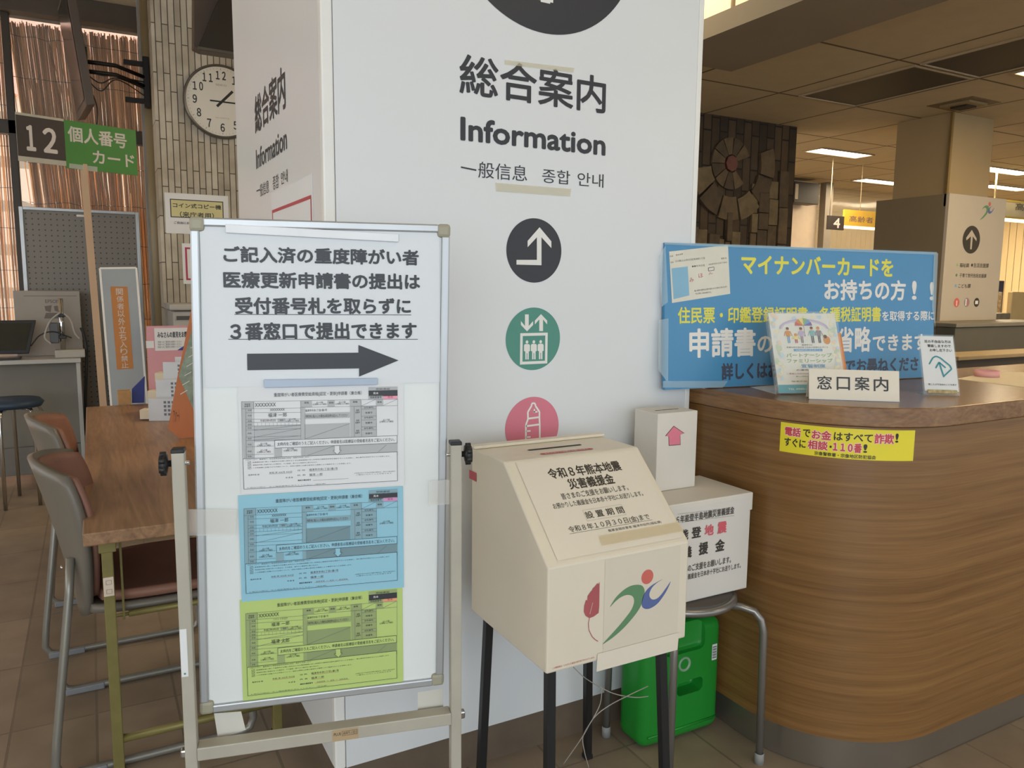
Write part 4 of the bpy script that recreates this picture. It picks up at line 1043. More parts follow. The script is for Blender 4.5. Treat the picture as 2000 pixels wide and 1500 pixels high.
# tent name plate
p0, p1 = PX(1580, 779, z=ZT1), PX(1757, 785, z=ZT1)
u, v, n = facing(p0, p1, math.radians(16)); W_ = (p1-p0).length
s = Sheet(p0, u, v, base=.0004); H_ = s.uv(1577, 720).y
tent = thing('tent_sign', 'small white tent sign with four black characters at the front of the counter', 'sign', tuple((p0+p1)/2))
dpt = H_*math.sin(math.radians(16))*2; hz = H_*math.cos(math.radians(16)); IV = mat('ivory_plastic', '#ddd5c4', .35, var=.01)
b = MB(); nb_ = -n
b.prism([p0, p0+nb_*dpt/2+Z*hz, p0+nb_*dpt/2+Z*(hz-.006), p0+nb_*.005], u*W_, IV); b.prism([p0+nb_*dpt, p0+nb_*(dpt-.005), p0+nb_*dpt/2+Z*(hz-.006), p0+nb_*dpt/2+Z*hz], u*W_, IV)
b.box((0, 0, 0), (W_, .003, .0015), ALU, 0, Matrix.Translation(p0+n*.0035) @ Matrix((u, nb_, Z)).transposed().to_4x4())
b.build('folded_plate', tent)
zt5 = lambda x, y: (1280+x/3.226, 440+y/3.226)
for ch, tl, br in (('窓', (1018, 948), (1112, 1036)), ('口', (1142, 955), (1226, 1040)), ('案', (1255, 953), (1350, 1042)), ('内', (1375, 955), (1468, 1048))): s.tp(ch, zt5(*tl), zt5(*br), INK, .014)
s.build('lettering', tent)
# hearing aid notice in clear holder
p0, p1 = PX(1806, 771, z=ZT1), PX(1871, 773, z=ZT1)
u, v, n = facing(p0, p1, math.radians(27)); W_ = (p1-p0).length
s = Sheet(p0+Z*.012, u, v, base=.0006); H_ = s.uv(1783, 656).y; W_ += .002
hs = thing('notice_stand', 'small tilted clear stand with a teal arrow symbol at the right of the counter', 'sign', tuple((p0+p1)/2))
s.slabrect(0, 0, W_, H_, .001, PAPER)
TQ = mat('teal_arrow', '#3b8f9b', .5)
for tx, y_, a_, b_ in (('耳の不自由な方は', .90, .12, .92), ('筆談しますので', .82, .2, .9), ('お申し出下さい', .74, .26, .92)): s.text(tx, W_*a_, H_*(y_-.028), W_*b_, H_*(y_+.028), INK, .012, 2)
g = lambda x, y: Vector((W_*x, H_*y))
pth = [g(.2, .48), g(.33, .60), g(.43, .63), g(.55, .60), g(.82, .46), g(.85, .40), g(.6, .27)]
for i in range(6): s.line(pth[i], pth[i+1], .0042, TQ, 2+.05*i)
for a_, b_ in ((g(.38, .41), g(.5, .52)), (g(.5, .52), g(.68, .42)), (g(.5, .52), g(.6, .25))): s.line(a_, b_, .0042, TQ, 2.5)
s.text('聞こえが不自由なことを表す', W_*.12, H_*.10, W_*.95, H_*.135, INK, .005, 2)
s.build('notice_card', hs)
b = MB(); Mh = Matrix.Translation(p0) @ Matrix((u, v, u.cross(v))).transposed().to_4x4()
b.box((-.003, 0, .004), (W_+.003, H_+.016, .0058), AC, 0, Mh); b.box((-.003, 0, -.003), (W_+.003, H_+.016, -.0012), AC, 0, Mh)
M2 = Matrix.Translation(p0) @ Matrix((u, -n, Z)).transposed().to_4x4(); b.box((-.003, .0, 0), (W_+.003, .06, .0018), AC, 0, M2); b.build('clear_stand', hs)
b = MB(); b.box((.006, .002, .0062), (W_-.006, .014, .011), mat('crumpled_gold', '#c9b98a', .25, .3, var=.35, scale=90, bump=.9), .002, Mh); b.build('base_clip', hs)
# pink tape roll and paper
p = PX(1927, 735, z=ZT1)
b = MB(); rr = .041
b.lathe(p, [(rr-.008, .0), (rr, .0), (rr, .021), (rr-.008, .021), (rr-.008, .0)], mat('pale_pink_tape', '#e3a9a6', .5), 40); b.lathe(p, [(rr-.0085, .0215), (rr-.001, .0215)], mat('pink_tape_top', '#ea8fa2', .5), 40); b.lathe(p, [(0, .012), (rr-.008, .012)], mat('tape_core', '#d98a97', .6), 30)
tag(b.build('tape_roll'), 'pink roll of tape lying on paper at the right end of the counter', 'tape')
b = MB(); b.prism([PX(1868, 740, z=ZT1-.0004), PX(2030, 760, z=ZT1-.0004), PX(2060, 728, z=ZT1-.0004), PX(1940, 726, z=ZT1-.0004)], (0, 0, .0004), mat('cream_paper', '#e0d0b0', .6)); tag(b.build('paper_sheet'), 'large cream sheet of paper under the pink tape roll', 'paper')
b = MB(); b.prism([PX(1465, 756, z=ZT1-.0005), PX(1516, 770, z=ZT1-.0005), PX(1518, 752, z=ZT1-.0005)], (0, 0, .0004), PAPER); tag(b.build('paper_slip'), 'white slip of paper at the foot of the blue poster', 'paper')
# ------------------------------------------------------------------ writing table
TZ = .72; TX0 = -.05; TX1 = .478; TY0 = PX(163, 1043, z=TZ).y; TY1 = 4.52
OLIVE = mat('olive_steel', '#7d7443', .45, .25, var=.10, scale=20)
tbl = thing('writing_table', 'long narrow table with wood grain top and olive steel legs', 'table', ((TX0+TX1)/2, (TY0+TY1)/2, 0))
b = MB(); b.box((TX0, TY0, TZ-.036), (TX1, TY1, TZ), TABLEW, .004); b.build('tabletop', tbl)
LY0, LY1 = TY0+.07, TY1-.12
lx0 = PX(216, 1200, y=LY0).x
for x in (lx0, TX1-.045):
    for y in (LY0, LY1):
        b = MB(); b.box((x-.014, y-.014, .012), (x+.014, y+.014, TZ-.037), OLIVE, .003); lg = b.build('leg', tbl)
        b = MB(); b.box((x-.016, y-.016, 0), (x+.016, y+.016, .014), BLACKP, .002); b.build('foot_cap', lg)
for y in (LY0, LY1):
    zc = PX(300, 1428, y=LY0).z
    b = MB(); b.tube([(lx0+.014, y, zc), (TX1-.059, y, zc)], .012, OLIVE, 10); b.build('crossbar', tbl)
    zc2 = PX(300, 1190, y=LY0+.05).z
    b = MB(); b.tube([(lx0+.045, y+.05, zc2), (TX1-.059, y+.05, zc2)], .009, OLIVE, 10); b.box((lx0+.030, y+.04, zc2-.012), (lx0+.036, y+.06, TZ-.037), OLIVE, .001); b.tube([(lx0+.012, y+.05, zc2), (lx0+.05, y+.05, zc2)], .005, OLIVE, 8); b.build('folding_stay', tbl)
b = MB(); b.box((lx0-.02, LY0-.018, TZ-.075), (lx0+.022, LY0+.02, TZ-.0365), OLIVE, .002); b.build('bracket', tbl)
s = Sheet((lx0, LY0-.014, 0), X, Z, base=.0006); a, c = s.uv(197, 1129), s.uv(217, 1163)
WST = mat('cream_plate', '#d6c7b5', .5); s.box((lx0-.013, LY0-.019, c.y), (lx0+.012, LY0-.0135, a.y), WST, .001)
s.base = .006
for f0 in (.14, .62): s.frame(-.007, c.y+(a.y-c.y)*f0, .007, c.y+(a.y-c.y)*(f0+.24), .0012, mat('cream_plate_dark', '#9a8a78', .5))
s.build('switch_plate', tbl)

# ------------------------------------------------------------------ chairs
SHELL = mat('grey_beige_shell', '#6f695f', .42, var=.03); CUSH = mat('brown_vinyl', '#8a6252', .55, var=.07, scale=16, bump=.1); LEGM = mat('grey_tube', '#86837a', .32, .35, var=.04)
def sq(u, v, k=.55):
    """square to rounded square"""
    x, y = 2*u-1, 2*v-1
    return x*math.sqrt(1-k*y*y/2), y*math.sqrt(1-k*x*x/2)
def back_fn(w0, w1, h0, h1, off, k):
    def f(u, v):
        x, y = sq(u, v, k); vv = (y+1)/2; w = w0+(w1-w0)*vv
        yy = x*w; xx = -.205-.075*vv-.03*vv*vv+.115*(x*x)*(.25+.75*vv)+off
        return (xx, yy, h0+(h1-h0)*vv)
    return f
def seat_fn(hw, x0, x1, z, off, k):
    def f(u, v):
        x, y = sq(u, v, k); xx = x0+(x1-x0)*(y+1)/2
        return (xx, x*hw, z+off+.018*x*x-.03*max(0, (y-.5))**2+.05*max(0, -y-.55)**2)
    return f
def make_chair(label):
    t = thing('meeting_chair', label, 'chair', (0, 0, 0), 'brown chairs along the writing table')
    b = MB(); b.slab(back_fn(.20, .232, .40, .868, 0, .5), 18, 14, .020, SHELL); bs = b.build('back_shell', t, True)
    b = MB(); b.slab(back_fn(.178, .214, .45, .855, .018, .5), 18, 14, .017, CUSH); b.build('back_cushion', t, True)
    b = MB(); b.slab(seat_fn(.232, -.215, .235, .425, 0, .45), 18, 14, .022, SHELL); b.build('seat_shell', t, True)
    b = MB(); b.slab(seat_fn(.216, -.185, .225, .452, 0, .45), 18, 14, .026, CUSH); b.build('seat', t, True)
    for sd in (-1, 1):
        y = sd*.255
        pts = [(-.232, y*.66, .60), (-.240, y*.72, .50), (-.288, y, .12), (-.295, y, .045), (-.283, y, .022), (-.26, y, .014), (.19, y, .014), (.215, y, .022), (.226, y, .05), (.19, y, .38), (.17, y*.8, .405), (.10, y*.6, .405)]
        b = MB(); b.tube(pts, .0115, LEGM, 10); lg = b.build('leg', t)
        b = MB(); b.box((-.285, y-.014, 0), (-.17, y+.014, .022), mat('grey_floor_pad', '#7c7e82', .6), .004); b.build('floor_pad', lg)
    for yy in (-.12, .12):
        b = MB(); b.lathe((-.255, yy, .56), [(0, .004), (.006, .004), (.006, 0)], CHROME, 10, -X); b.build('back_screw', t)
    return t
def copy_tree(o, parent=None):
    c = o.copy(); COL.objects.link(c)
    if parent is not None: c.parent = parent
    for ch in list(o.children): copy_tree(ch, c)
    return c
chair = make_chair('nearest brown meeting chair pulled up to the writing table, at the left edge')
def put(o, x, y, rz, label=None):
    o.location = (x, y, 0); o.rotation_euler.z = math.radians(rz)
    if label: o['label'] = label
put(chair, .145, 2.57, 0)
c2 = copy_tree(chair); put(c2, .085, 3.40, 0, 'second brown meeting chair along the table, just behind the nearest one')

# ------------------------------------------------------------------ things on the table
def tz(px, py, dz=0.0008): return PX(px, py, z=TZ+dz)
# brochure rack: white wire fronted rack of three pockets, stepped
p0 = tz(291, 822); p1 = tz(348, 822)
RK = mat('white_plastic_rack', '#cfd3d8', .4); RKG = mat('grey_grid', '#6f757c', .5)
rack = thing('brochure_rack', 'small white three-tier pamphlet rack on the writing table', 'rack', tuple((p0+p1)/2+Vector((.06, .10, 0))))
RW = .25; ux = Vector((.92, -.40, 0)).normalized(); uy = Vector((.40, .92, 0)).normalized()
RM_ = Matrix.Translation(p0+uy*.0) @ Matrix((ux, uy, Z)).transposed().to_4x4()
for k in range(3):
    y0_, zb = .105*k, .075*k; b = MB()
    b.box((0, y0_, zb+.002), (RW, y0_+.003, zb+.105), RK, .001, RM_); b.box((0, y0_, zb), (RW, y0_+.10, zb+.003), RK, 0, RM_)
    for x in (RW-.003,): b.prism([RM_ @ Vector((x, y0_, zb)), RM_ @ Vector((x, y0_+.10, zb)), RM_ @ Vector((x, y0_+.12, zb+.19)), RM_ @ Vector((x, y0_, zb+.105))], ux*.003, RK)
    for i in range(9):
        for j in range(4): b.box((.07+.018*i, y0_-.0012, zb+.025+.019*j), (.081+.018*i, y0_-.0002, zb+.036+.019*j), RKG, 0, RM_)
    b.build('pocket', rack)
b = MB(); b.box((.055, .008, 0), (.060, .33, .003), RK, 0, RM_); b.box((.02, .325, .0), (RW-.02, .33, .27), RK, 0, RM_); b.build('rack_back', rack)
for k in range(3):
    b = MB(); b.box((-.045, .012+.105*k, .006+.075*k), (.13, .075+.105*k, .05+.075*k), mat('slip_paper', '#d8cbb2', .6), .001, RM_); tag(b.build('paper_slips'), ['stack of cream paper slips in the lowest pocket of the white rack', 'stack of cream paper slips in the middle pocket of the white rack', 'stack of cream paper slips in the top pocket of the white rack'][k], 'paper', 'paper slips in the pamphlet rack')
# pink backed notice standing behind the rack
q0 = tz(277, 802); fy = q0.y+.05
s = Sheet((0, 4.42, 0), X, Z, base=.0006); a = s.uv(285, 637); c = s.uv(375, 800)
PKC = mat('pink_card', '#d29aa3', .6)
s.slabrect(a.x, TZ+.0015, a.x+.30, a.y, .003, PKC); w0 = s.uv(301, 641); w1 = s.uv(380, 683)
s.rect(w0.x, w1.y, a.x+.295, w0.y, PAPER, 0); s.tp('みなさんの意見をお聞かせください', (307, 648), (400, 658), INK, .02)
for i in range(3): s.tp('市政へのご意見をお寄せください', (308, 666+5*i), (355, 669+5*i), INK, .0)
s.rect(a.x-.004, s.uv(285, 680).y, s.uv(301, 680).x, s.uv(285, 666).y, PAPER, 2)
NV = mat('navy_print', '#34418a', .5); s.Pp([(346, 684), (380, 662), (380, 684)], NV, 3)
tag(s.build('notice_card'), 'white notice on pink card standing behind the pamphlet rack', 'notice')
# navy triangular stand with wooden block
b = MB(); bb_ = tz(258, 788)
s = Sheet((0, bb_.y, 0), X, Z); pts = [s.uv(*p) for p in [(258, 787), (282, 787), (283, 735), (258, 760)]]
b.prism([(p.x, bb_.y, max(p.y, TZ+.001)) for p in pts], (0, .02, 0), NV, .001); tag(b.build('navy_stand'), 'navy blue pointed card stand beside the pamphlet rack', 'stand')
a, c = s.uv(229, 763), s.uv(257, 787); b = MB(); b.box((a.x, bb_.y-.03, TZ+.0006), (c.x-.002, bb_.y+.03, a.y), mat('pale_wood', '#b98e58', .5, var=.12, scale=30), .003); tag(b.build('wooden_block'), 'pale wooden block at the far end of the writing table', 'block')
# orange clear-fronted document case leaning at the right of the table
o0 = tz(331, 866); o1 = tz(354, 905)
OC = mat('orange_card', '#c77a4e', .55, var=.03)
case = thing('document_case', 'orange document case with leaflets leaning beside the whiteboard', 'folder', tuple(o0))
s = Sheet((0, 3.42, 0), X, Z, base=.0008)
P_ = [s.uv(*p) for p in [(328, 838), (352, 872), (395, 872), (395, 560), (374, 604), (346, 740)]]
low = min(p.y for p in P_); P_ = [Vector((p.x, p.y-low+TZ+.0015)) if False else Vector((p.x, max(p.y, TZ+.0015))) for p in P_]
s.prism([s.O+X*p.x+Z*p.y for p in P_], (0, .006, 0), OC); s.build('card_back', case)
s = Sheet((0, 3.42, 0), X, Z, base=.0008)
s.Pp([(349, 735), (378, 632), (395, 600), (395, 815), (378, 800)], mat('leaflet_sage', '#94a392', .5, var=.25, scale=30), 0)
for i in range(7): s.line(s.uv(352+i*4, 770-i*18), s.uv(366+i*4, 762-i*18), .003, PAPER, 1)
s.tp('アンケート', (338, 800), (351, 824), mat('brown_ink', '#5d4034', .6), .0, 2); s.build('leaflets', case)

# ------------------------------------------------------------------ counter number 12 sign on its post
SGY = 4.95
sg = thing('number_sign', 'black and green sign for window 12 on a pale wooden post', 'sign', tuple(PX(190, 800, y=SGY)*Vector((1, 1, 0)).length*0+Vector((PX(185, 700, y=SGY).x, SGY, 0))))
su = Vector((math.cos(math.radians(19)), math.sin(math.radians(19)), 0))
p0 = PX(36, 313, y=SGY-.1)
s = Sheet(p0, su, Z, base=.001)
GSN = mat('sign_green', '#3f7d36', .5, var=.02); SBR = mat('sign_black', '#37302c', .5); SLT = mat('sign_lettering', '#c5beb8', .5)
a, m1, c = s.uv(35, 232), s.uv(126, 250), s.uv(267, 300); top = s.uv(126, 234).y; bot = s.uv(267, 343).y
xg = s.uv(127, 280).x
lt, lb = s.uv(35, 219).y, s.uv(36, 314).y
s.slabrect(0, lb, xg, lt, .004, WBASE); s.rect(0, s.uv(36, 304).y, xg, s.uv(35, 224).y, SBR, 0)
s.tp('１', (49, 243), (71, 296), SLT, .032); s.tp('２', (82, 248), (113, 301), SLT, .032)
s.slabrect(xg, bot, c.x, top, .004, GSN); s.rect(xg, bot, c.x, top, GSN, 0)
s.tp('個人番号', (131, 245), (248, 291), SLT, .022); s.tp('カード', (180, 293), (263, 328), SLT, .022)
s.build('sign_board', sg)
b = MB(); pt, pb = PX(163, 320, y=SGY), PX(209, 880, y=SGY-.05)
pb2 = pb+(pb-pt)*(pb.z/(pt.z-pb.z)); b.prism([pt+Vector((-.018, .0, 0)), pt+Vector((.018, 0, 0)), pb2+Vector((.018, 0, .001)), pb2+Vector((-.018, 0, .001))], (0, .02, 0), mat('raw_wood', '#b79b7e', .6, var=.06, scale=4), .001); b.build('post', sg)
s = Sheet(p0, su, Z, base=.0018); s.Pp([(135, 319), (190, 326), (190, 336), (135, 328)], TAPE); s.build('tape_strip', sg)
b = MB(); b.box((pb2.x-.15, pb2.y-.12, 0), (pb2.x+.15, pb2.y+.14, .02), OLIVE, .004); b.build('base', sg)

# ------------------------------------------------------------------ white desk, carton, terminal
DY = 6.0; dz = PX(157, 700, y=DY).z; dxr = PX(158, 705, y=DY).x
DW = mat('white_laminate', '#b7b5b0', .45, var=.03); DG = mat('grey_laminate', '#7d786d', .5, var=.04)
desk = thing('white_desk', 'white office desk with a grey modesty panel at the far left', 'desk', (dxr-.5, DY+.25, 0))
b = MB(); b.box((dxr-1.4, DY, dz-.028), (dxr, DY+.55, dz), DW, .003); b.build('desktop', desk)
b = MB(); b.box((dxr-.03, DY+.01, 0.001), (dxr-.005, DY+.54, dz-.029), DW, .002); b.build('side_panel', desk)
b = MB(); b.box((dxr-1.38, DY+.16, .08), (dxr-.031, DY+.18, dz-.029), DG); b.build('modesty_panel', desk)
b = MB(); b.box((dxr-1.38, DY+.12, .05), (dxr-.031, DY+.155, .24), mat('low_cabinet_grey', '#76736b', .5), .003); b.build('lower_panel', desk)
# carton with printed name
CB = mat('grey_carton', '#9d968e', .6, var=.03); CDK = mat('carton_print', '#6b655f', .6)
cyf = DY+.30; s = Sheet((0, cyf, 0), X, Z, base=.0006); a, c = s.uv(25, 568), s.uv(163, 700)
s.box((a.x, cyf, dz+.0008), (c.x, cyf+.18, a.y), CB, .003)
s.tp('EPSON', (88, 585), (117, 592), CDK, .02); s.line(s.uv(46, 578), s.uv(150, 578), .004, CDK, 1)
for x0_ in (87, 105): s.Pp([(x0_, 598), (x0_+14, 596), (x0_+12, 610), (x0_+2, 607)], CDK, 1)
s.Pp([(86, 622), (90, 611), (115, 611), (116, 622)], CDK, 1)
tag(s.build('carton'), 'grey cardboard carton standing at the back of the white desk', 'carton')
# display lying back on its stand
scr = thing('tablet_terminal', 'black tilted display at the left edge of the white desk', 'screen', (dxr-.5, DY+.1, dz))
s = Sheet((0, DY+.04, dz), X, Vector((0, .25, 1)), base=.001); a, b_, c, d = s.uv(-40, 626), s.uv(70, 625), s.uv(56, 690), s.uv(-40, 692)
s.prism([s.O+s.U*p.x+s.V*p.y for p in (a, b_, c, d)], -s.N*.02, BLACKP, .003); s.build('bezel', scr)
s = Sheet((0, DY+.04, dz), X, Vector((0, .25, 1)), base=.002); s.Pp([(-36, 632), (62, 631), (50, 684), (-36, 686)], mat('dark_glass_screen', '#2b2b25', .12, var=.5, scale=5)); s.build('screen', scr)
b = MB(); yy = s.O.y; b.box((PX(-30, 695, y=DY+.05).x, DY+.03, dz+.0008), (PX(40, 695, y=DY+.05).x, DY+.16, dz+.014), BLACKP, .003); b.build('stand', scr)
# document camera: chrome column, base
cam_t = thing('document_camera', 'chrome column document camera with cables on the white desk', 'camera', tuple(Vector((PX(120, 670, y=DY+.12).x, DY+.12, dz))))
cx_ = PX(121, 640, y=DY+.12).x; ztop = PX(121, 583, y=DY+.12).z
b = MB(); b.tube([(cx_, DY+.12, dz+.03), (cx_, DY+.12, ztop)], .016, CHROME, 14); b.build('column', cam_t)
for k, z_ in enumerate((.35, .72)):
    b = MB(); zc = dz+(ztop-dz)*z_; b.box((cx_-.02, DY+.10, zc-.012), (cx_+.025, DY+.145, zc+.012), BLACKP, .004); b.build('clamp', cam_t)
b = MB(); b.box((cx_-.05, DY+.06, dz+.0008), (cx_+.13, DY+.17, dz+.055), mat('offwhite_plastic', '#aaa59b', .5), .006); b.build('base', cam_t)
b = MB(); b.box((cx_-.075, DY+.10, dz+.10), (cx_-.02, DY+.135, dz+.24), mat('grey_device', '#4b4c4f', .4), .005); b.build('camera_head', cam_t)
WIRE = mat('black_wire', '#1d1c1b', .5); WW = mat('grey_wire', '#a8a39b', .5)
for k, (pp, r, m, nm) in enumerate((([(118, 610), (100, 625), (90, 645), (88, 660), (100, 672)], .006, WW, 'pale cable looping left of the chrome column'), ([(125, 612), (138, 625), (146, 650), (156, 662)], .006, WW, 'pale cable falling right of the chrome column'), ([(60, 676), (78, 655), (105, 648), (140, 660)], .004, WIRE, 'thin black cable arching behind the tilted display'), ([(158, 640), (164, 655), (169, 685), (168, 740), (167, 790), (168, 850)], .009, WIRE, 'black cable bundle hanging down beside the white desk'))):
    b = MB(); b.tube(smooth_loop_open([PX(x, y, y=DY+.08 if k < 3 else DY+.12) for x, y in pp]), r, m, 8); tag(b.build('cable'), nm, 'cable', 'cables at the white desk')
# blue stool in front of the desk
bs_ = thing('blue_stool', 'stool with a dark blue round seat in front of the white desk', 'stool', (-.45, 5.6, 0))
sy = 5.55; cz = PX(40, 785, y=sy).z; cxx = PX(22, 785, y=sy).x; rr = PX(87, 785, y=sy).x-cxx
b = MB(); b.lathe((cxx, sy, 0), [(0, cz+.025), (rr-.02, cz+.022), (rr, cz), (rr-.015, cz-.025), (0, cz-.025)], mat('dark_blue_vinyl', '#27394d', .5), 36); b.build('seat', bs_)
for a_ in (.4, 1.6, 3.0, 4.4, 5.5):
    b = MB(); e_ = Vector((math.cos(a_), math.sin(a_), 0)); c_ = Vector((cxx, sy, 0)); b.tube([c_+e_*rr*.5+Z*(cz-.03), c_+e_*rr*.85+Z*(cz-.035), c_+e_*rr*.95+Z*(cz-.07), c_+e_*rr*1.0+Z*.002], .011, CHROME, 10); b.build('leg', bs_)
# pegboard leaning by the window
PEG_Y = 6.6
def pegm():
    m, nt, b = nodes_of('pegboard'); tc = nt.nodes.new('ShaderNodeTexCoord'); v = nt.nodes.new('ShaderNodeTexVoronoi'); v.voronoi_dimensions = '2D'
    sp = nt.nodes.new('ShaderNodeSeparateXYZ'); cb = nt.nodes.new('ShaderNodeCombineXYZ'); nt.links.new(tc.outputs['Object'], sp.inputs[0]); nt.links.new(sp.outputs[0], cb.inputs[0]); nt.links.new(sp.outputs[2], cb.inputs[1])
    v.inputs['Scale'].default_value = 26; v.inputs['Randomness'].default_value = 0; nt.links.new(cb.outputs[0], v.inputs['Vector'])
    r = nt.nodes.new('ShaderNodeValToRGB'); r.color_ramp.elements[0].position = .10; r.color_ramp.elements[1].position = .16
    r.color_ramp.elements[0].color = lin('#4a4641')+[1]; r.color_ramp.elements[1].color = lin('#84807a')+[1]
    nt.links.new(v.outputs['Distance'], r.inputs['Fac']); nt.links.new(r.outputs['Color'], b.inputs['Base Color']); b.inputs['Roughness'].default_value = .6; return m
PEG = pegm()
s = Sheet((0, PEG_Y, 0), X, Z); a, c, d = s.uv(36, 403), s.uv(271, 412), s.uv(46, 570)
peg = thing('pegboard_panel', 'tall grey pegboard partition in an aluminium frame by the window', 'partition', ((a.x+c.x)/2, PEG_Y, 0))
b = MB(); b.box((a.x+.02, PEG_Y, .12), (c.x-.02, PEG_Y+.012, a.y-.02), PEG); b.build('board', peg)
b = MB()
b.box((a.x, PEG_Y-.012, 0.001), (a.x+.025, PEG_Y+.02, a.y), ALU, .003); b.box((c.x-.025, PEG_Y-.012, 0.001), (c.x, PEG_Y+.02, a.y), ALU, .003); b.box((a.x+.025, PEG_Y-.012, a.y-.022), (c.x-.025, PEG_Y+.02, a.y), ALU, .003); b.box((a.x+.025, PEG_Y-.012, .1), (c.x-.025, PEG_Y+.02, .125), ALU, .003); b.build('frame', peg)
h0 = s.uv(149, 419), s.uv(166, 425); b = MB(); b.box((h0[0].x, PEG_Y-.03, h0[1].y), (h0[1].x+.03, PEG_Y-.001, h0[0].y), WTRIM, .008); b.build('hook', peg)
# keep out sign
KY = 5.45
s = Sheet((0, KY, 0), X, Vector((0, .06, 1)), base=.001)
ks = thing('keep_out_sign', 'tall grey-blue sign board with an orange keep-out strip leaning by the window', 'sign', tuple(Vector((PX(235, 780, y=KY).x, KY, 0))))
GBL = mat('greyblue_board', '#9aa3ab', .45, var=.03)
tl, tr, bl_, br_ = s.uv(195, 524), s.uv(266, 523), s.uv(222, 850), s.uv(292, 850)
def ext(t_, b_): return b_+(b_-t_)*((b_.y-(.002/s.V.z))/(t_.y-b_.y))
bl2, br2 = ext(tl, bl_), ext(tr, br_)
W3 = lambda p, h=0: s.O+s.U*p.x+s.V*p.y+s.N*h
s.prism([W3(p) for p in (tl, tr, br2, bl2)], -s.N*.02, GBL); s.build('board', ks)
s = Sheet((0, KY, 0), X, Vector((0, .06, 1)), base=.001)
for a_, b_ in ((tl, tr), (tl, bl2), (tr, br2)): s.line(a_, b_, .012, WTRIM, 1)
s.build('frame', ks)
s = Sheet((0, KY, 0), X, Vector((0, .06, 1)), base=.0015)
z2 = lambda x, y: (x/3.75, 380+y/3.75)
s.Pp([z2(808, 673), z2(933, 675), z2(977, 1275), z2(857, 1282)], mat('orange_strip', '#b97a3a', .5, var=.03), 0)
chs = '関係者以外立ち入り禁止'; ys = [684, 740, 792, 845, 900, 960, 1018, 1072, 1125, 1178, 1225, 1272]
for i, ch in enumerate(chs):
    xm_ = 872+(ys[i]-684)*.075; s.tp(ch, z2(xm_-24, ys[i]+3), z2(xm_+30, ys[i+1]-4), SLT, .012, 2)
s.build('orange_strip', ks)
# wall mounted screen seen edge-on, on an arm
tv = thing('wall_screen', 'flat screen seen from behind, edge-on, on a wall arm above sign 12', 'screen', tuple(PX(180, 100, y=5.9)))
TVB = mat('screen_back', '#4b3f36', .45, var=.05)
s = Sheet((0, 5.7, 0), X, Z)
pts = [s.uv(*p) for p in [(124, -30), (150, -30), (186, 150), (184, 212), (176, 212), (172, 150)]]
p_a, p_b = PX(124, -60, y=5.6), PX(179, 213, y=5.6)
b = MB(); d_ = Vector((-.35, -.55, 0)).normalized()
up_ = (PX(140, -40, y=5.7)-PX(182, 200, y=5.7))
c0 = PX(186, 205, y=5.7); tilt = Vector((up_.x, 0, up_.z))
dv = Vector((-.10, 1, 0)).normalized()
b.prism([c0, c0+tilt, c0+tilt+dv*.55, c0+dv*.55], Vector((-.05, 0, -.01)), TVB, .006); b.build('panel', tv)
s2 = [c0+Vector((-.052, 0, -.01))]
b = MB(); e1 = c0+tilt*.06+dv*.02+Vector((-.0515, 0, -.01)); b.prism([e1, e1+tilt*.9, e1+tilt*.9+dv*.5, e1+dv*.5], Vector((-.002, 0, 0)), mat('screen_glass', '#1c1a19', .1)); b.build('screen', tv)
ARM = mat('black_arm', '#1f1b19', .45, .3)
ac = c0+tilt*.40+dv*.25
wp_ = PX(284, 115, y=6.2)
b = MB(); b.box((ac.x-.005, ac.y-.1, ac.z-.1), (ac.x+.03, ac.y+.1, ac.z+.1), ARM, .004)
for dz_ in (-.03, .03): b.tube([ac+Z*dz_, Vector((ac.x+(wp_.x-ac.x)*.5, ac.y+.05, ac.z+dz_+.01)), Vector((wp_.x, wp_.y, ac.z+dz_))], .014, ARM, 8)
b.build('wall_arm', tv)
b = MB(); b.box((wp_.x-.02, wp_.y-.03, ac.z-.17), (wp_.x+.02, wp_.y+.03, ac.z+.17), ARM, .004)
for dz_ in (-.13, .12): b.box((wp_.x-.14, wp_.y-.02, ac.z+dz_-.015), (wp_.x, wp_.y+.02, ac.z+dz_+.015), ARM, .002)
b.build('wall_bracket', tv)
b = MB()
for k in range(3): b.tube(smooth_loop_open([ac+Vector((.02, 0, -.08+.03*k)), ac+Vector((.10, .02, -.14+.05*k)), ac+Vector((.2, .05, -.05+.01*k)), Vector((wp_.x, wp_.y, ac.z-.1+.05*k))]), .004, WIRE, 6)
b.tube(smooth_loop_open([ac+Vector((.02, 0, -.1)), ac+Vector((.07, 0, -.25)), ac+Vector((.05, 0, -.42)), ac+Vector((.0, 0, -.46)), ac+Vector((.02, 0, -.38))]), .004, WIRE, 6); b.build('cable', tv)
# hanging dark monitor near the ceiling
HM = PX(400, 60, y=4.9)
hm = thing('ceiling_monitor', 'dark monitor box hung under the ceiling above the clock', 'screen', (HM.x+.3, 4.9, HM.z+.3))
s = Sheet((0, 4.75, 0), X, Z); q_ = [s.uv(*p) for p in [(387, 90), (480, 105), (480, -60), (452, -60)]]
b = MB(); b.prism([s.O+X*p.x+Z*p.y for p in q_], (0, .06, 0), mat('dark_screen_face', '#26231f', .3), .003); b.build('screen', hm)
q_ = [s.uv(*p) for p in [(381, 84), (395, 91), (480, 104), (480, -60), (381, -60)]]
b = MB(); b.prism([Vector((0, 4.815, 0))+X*p.x+Z*p.y for p in q_], (0, .10, 0), TVB, .004); b.box((q_[0].x+.25, 4.82, q_[3].y), (q_[0].x+.32, 4.89, ZL-.001), TVB); b.build('housing', hm)

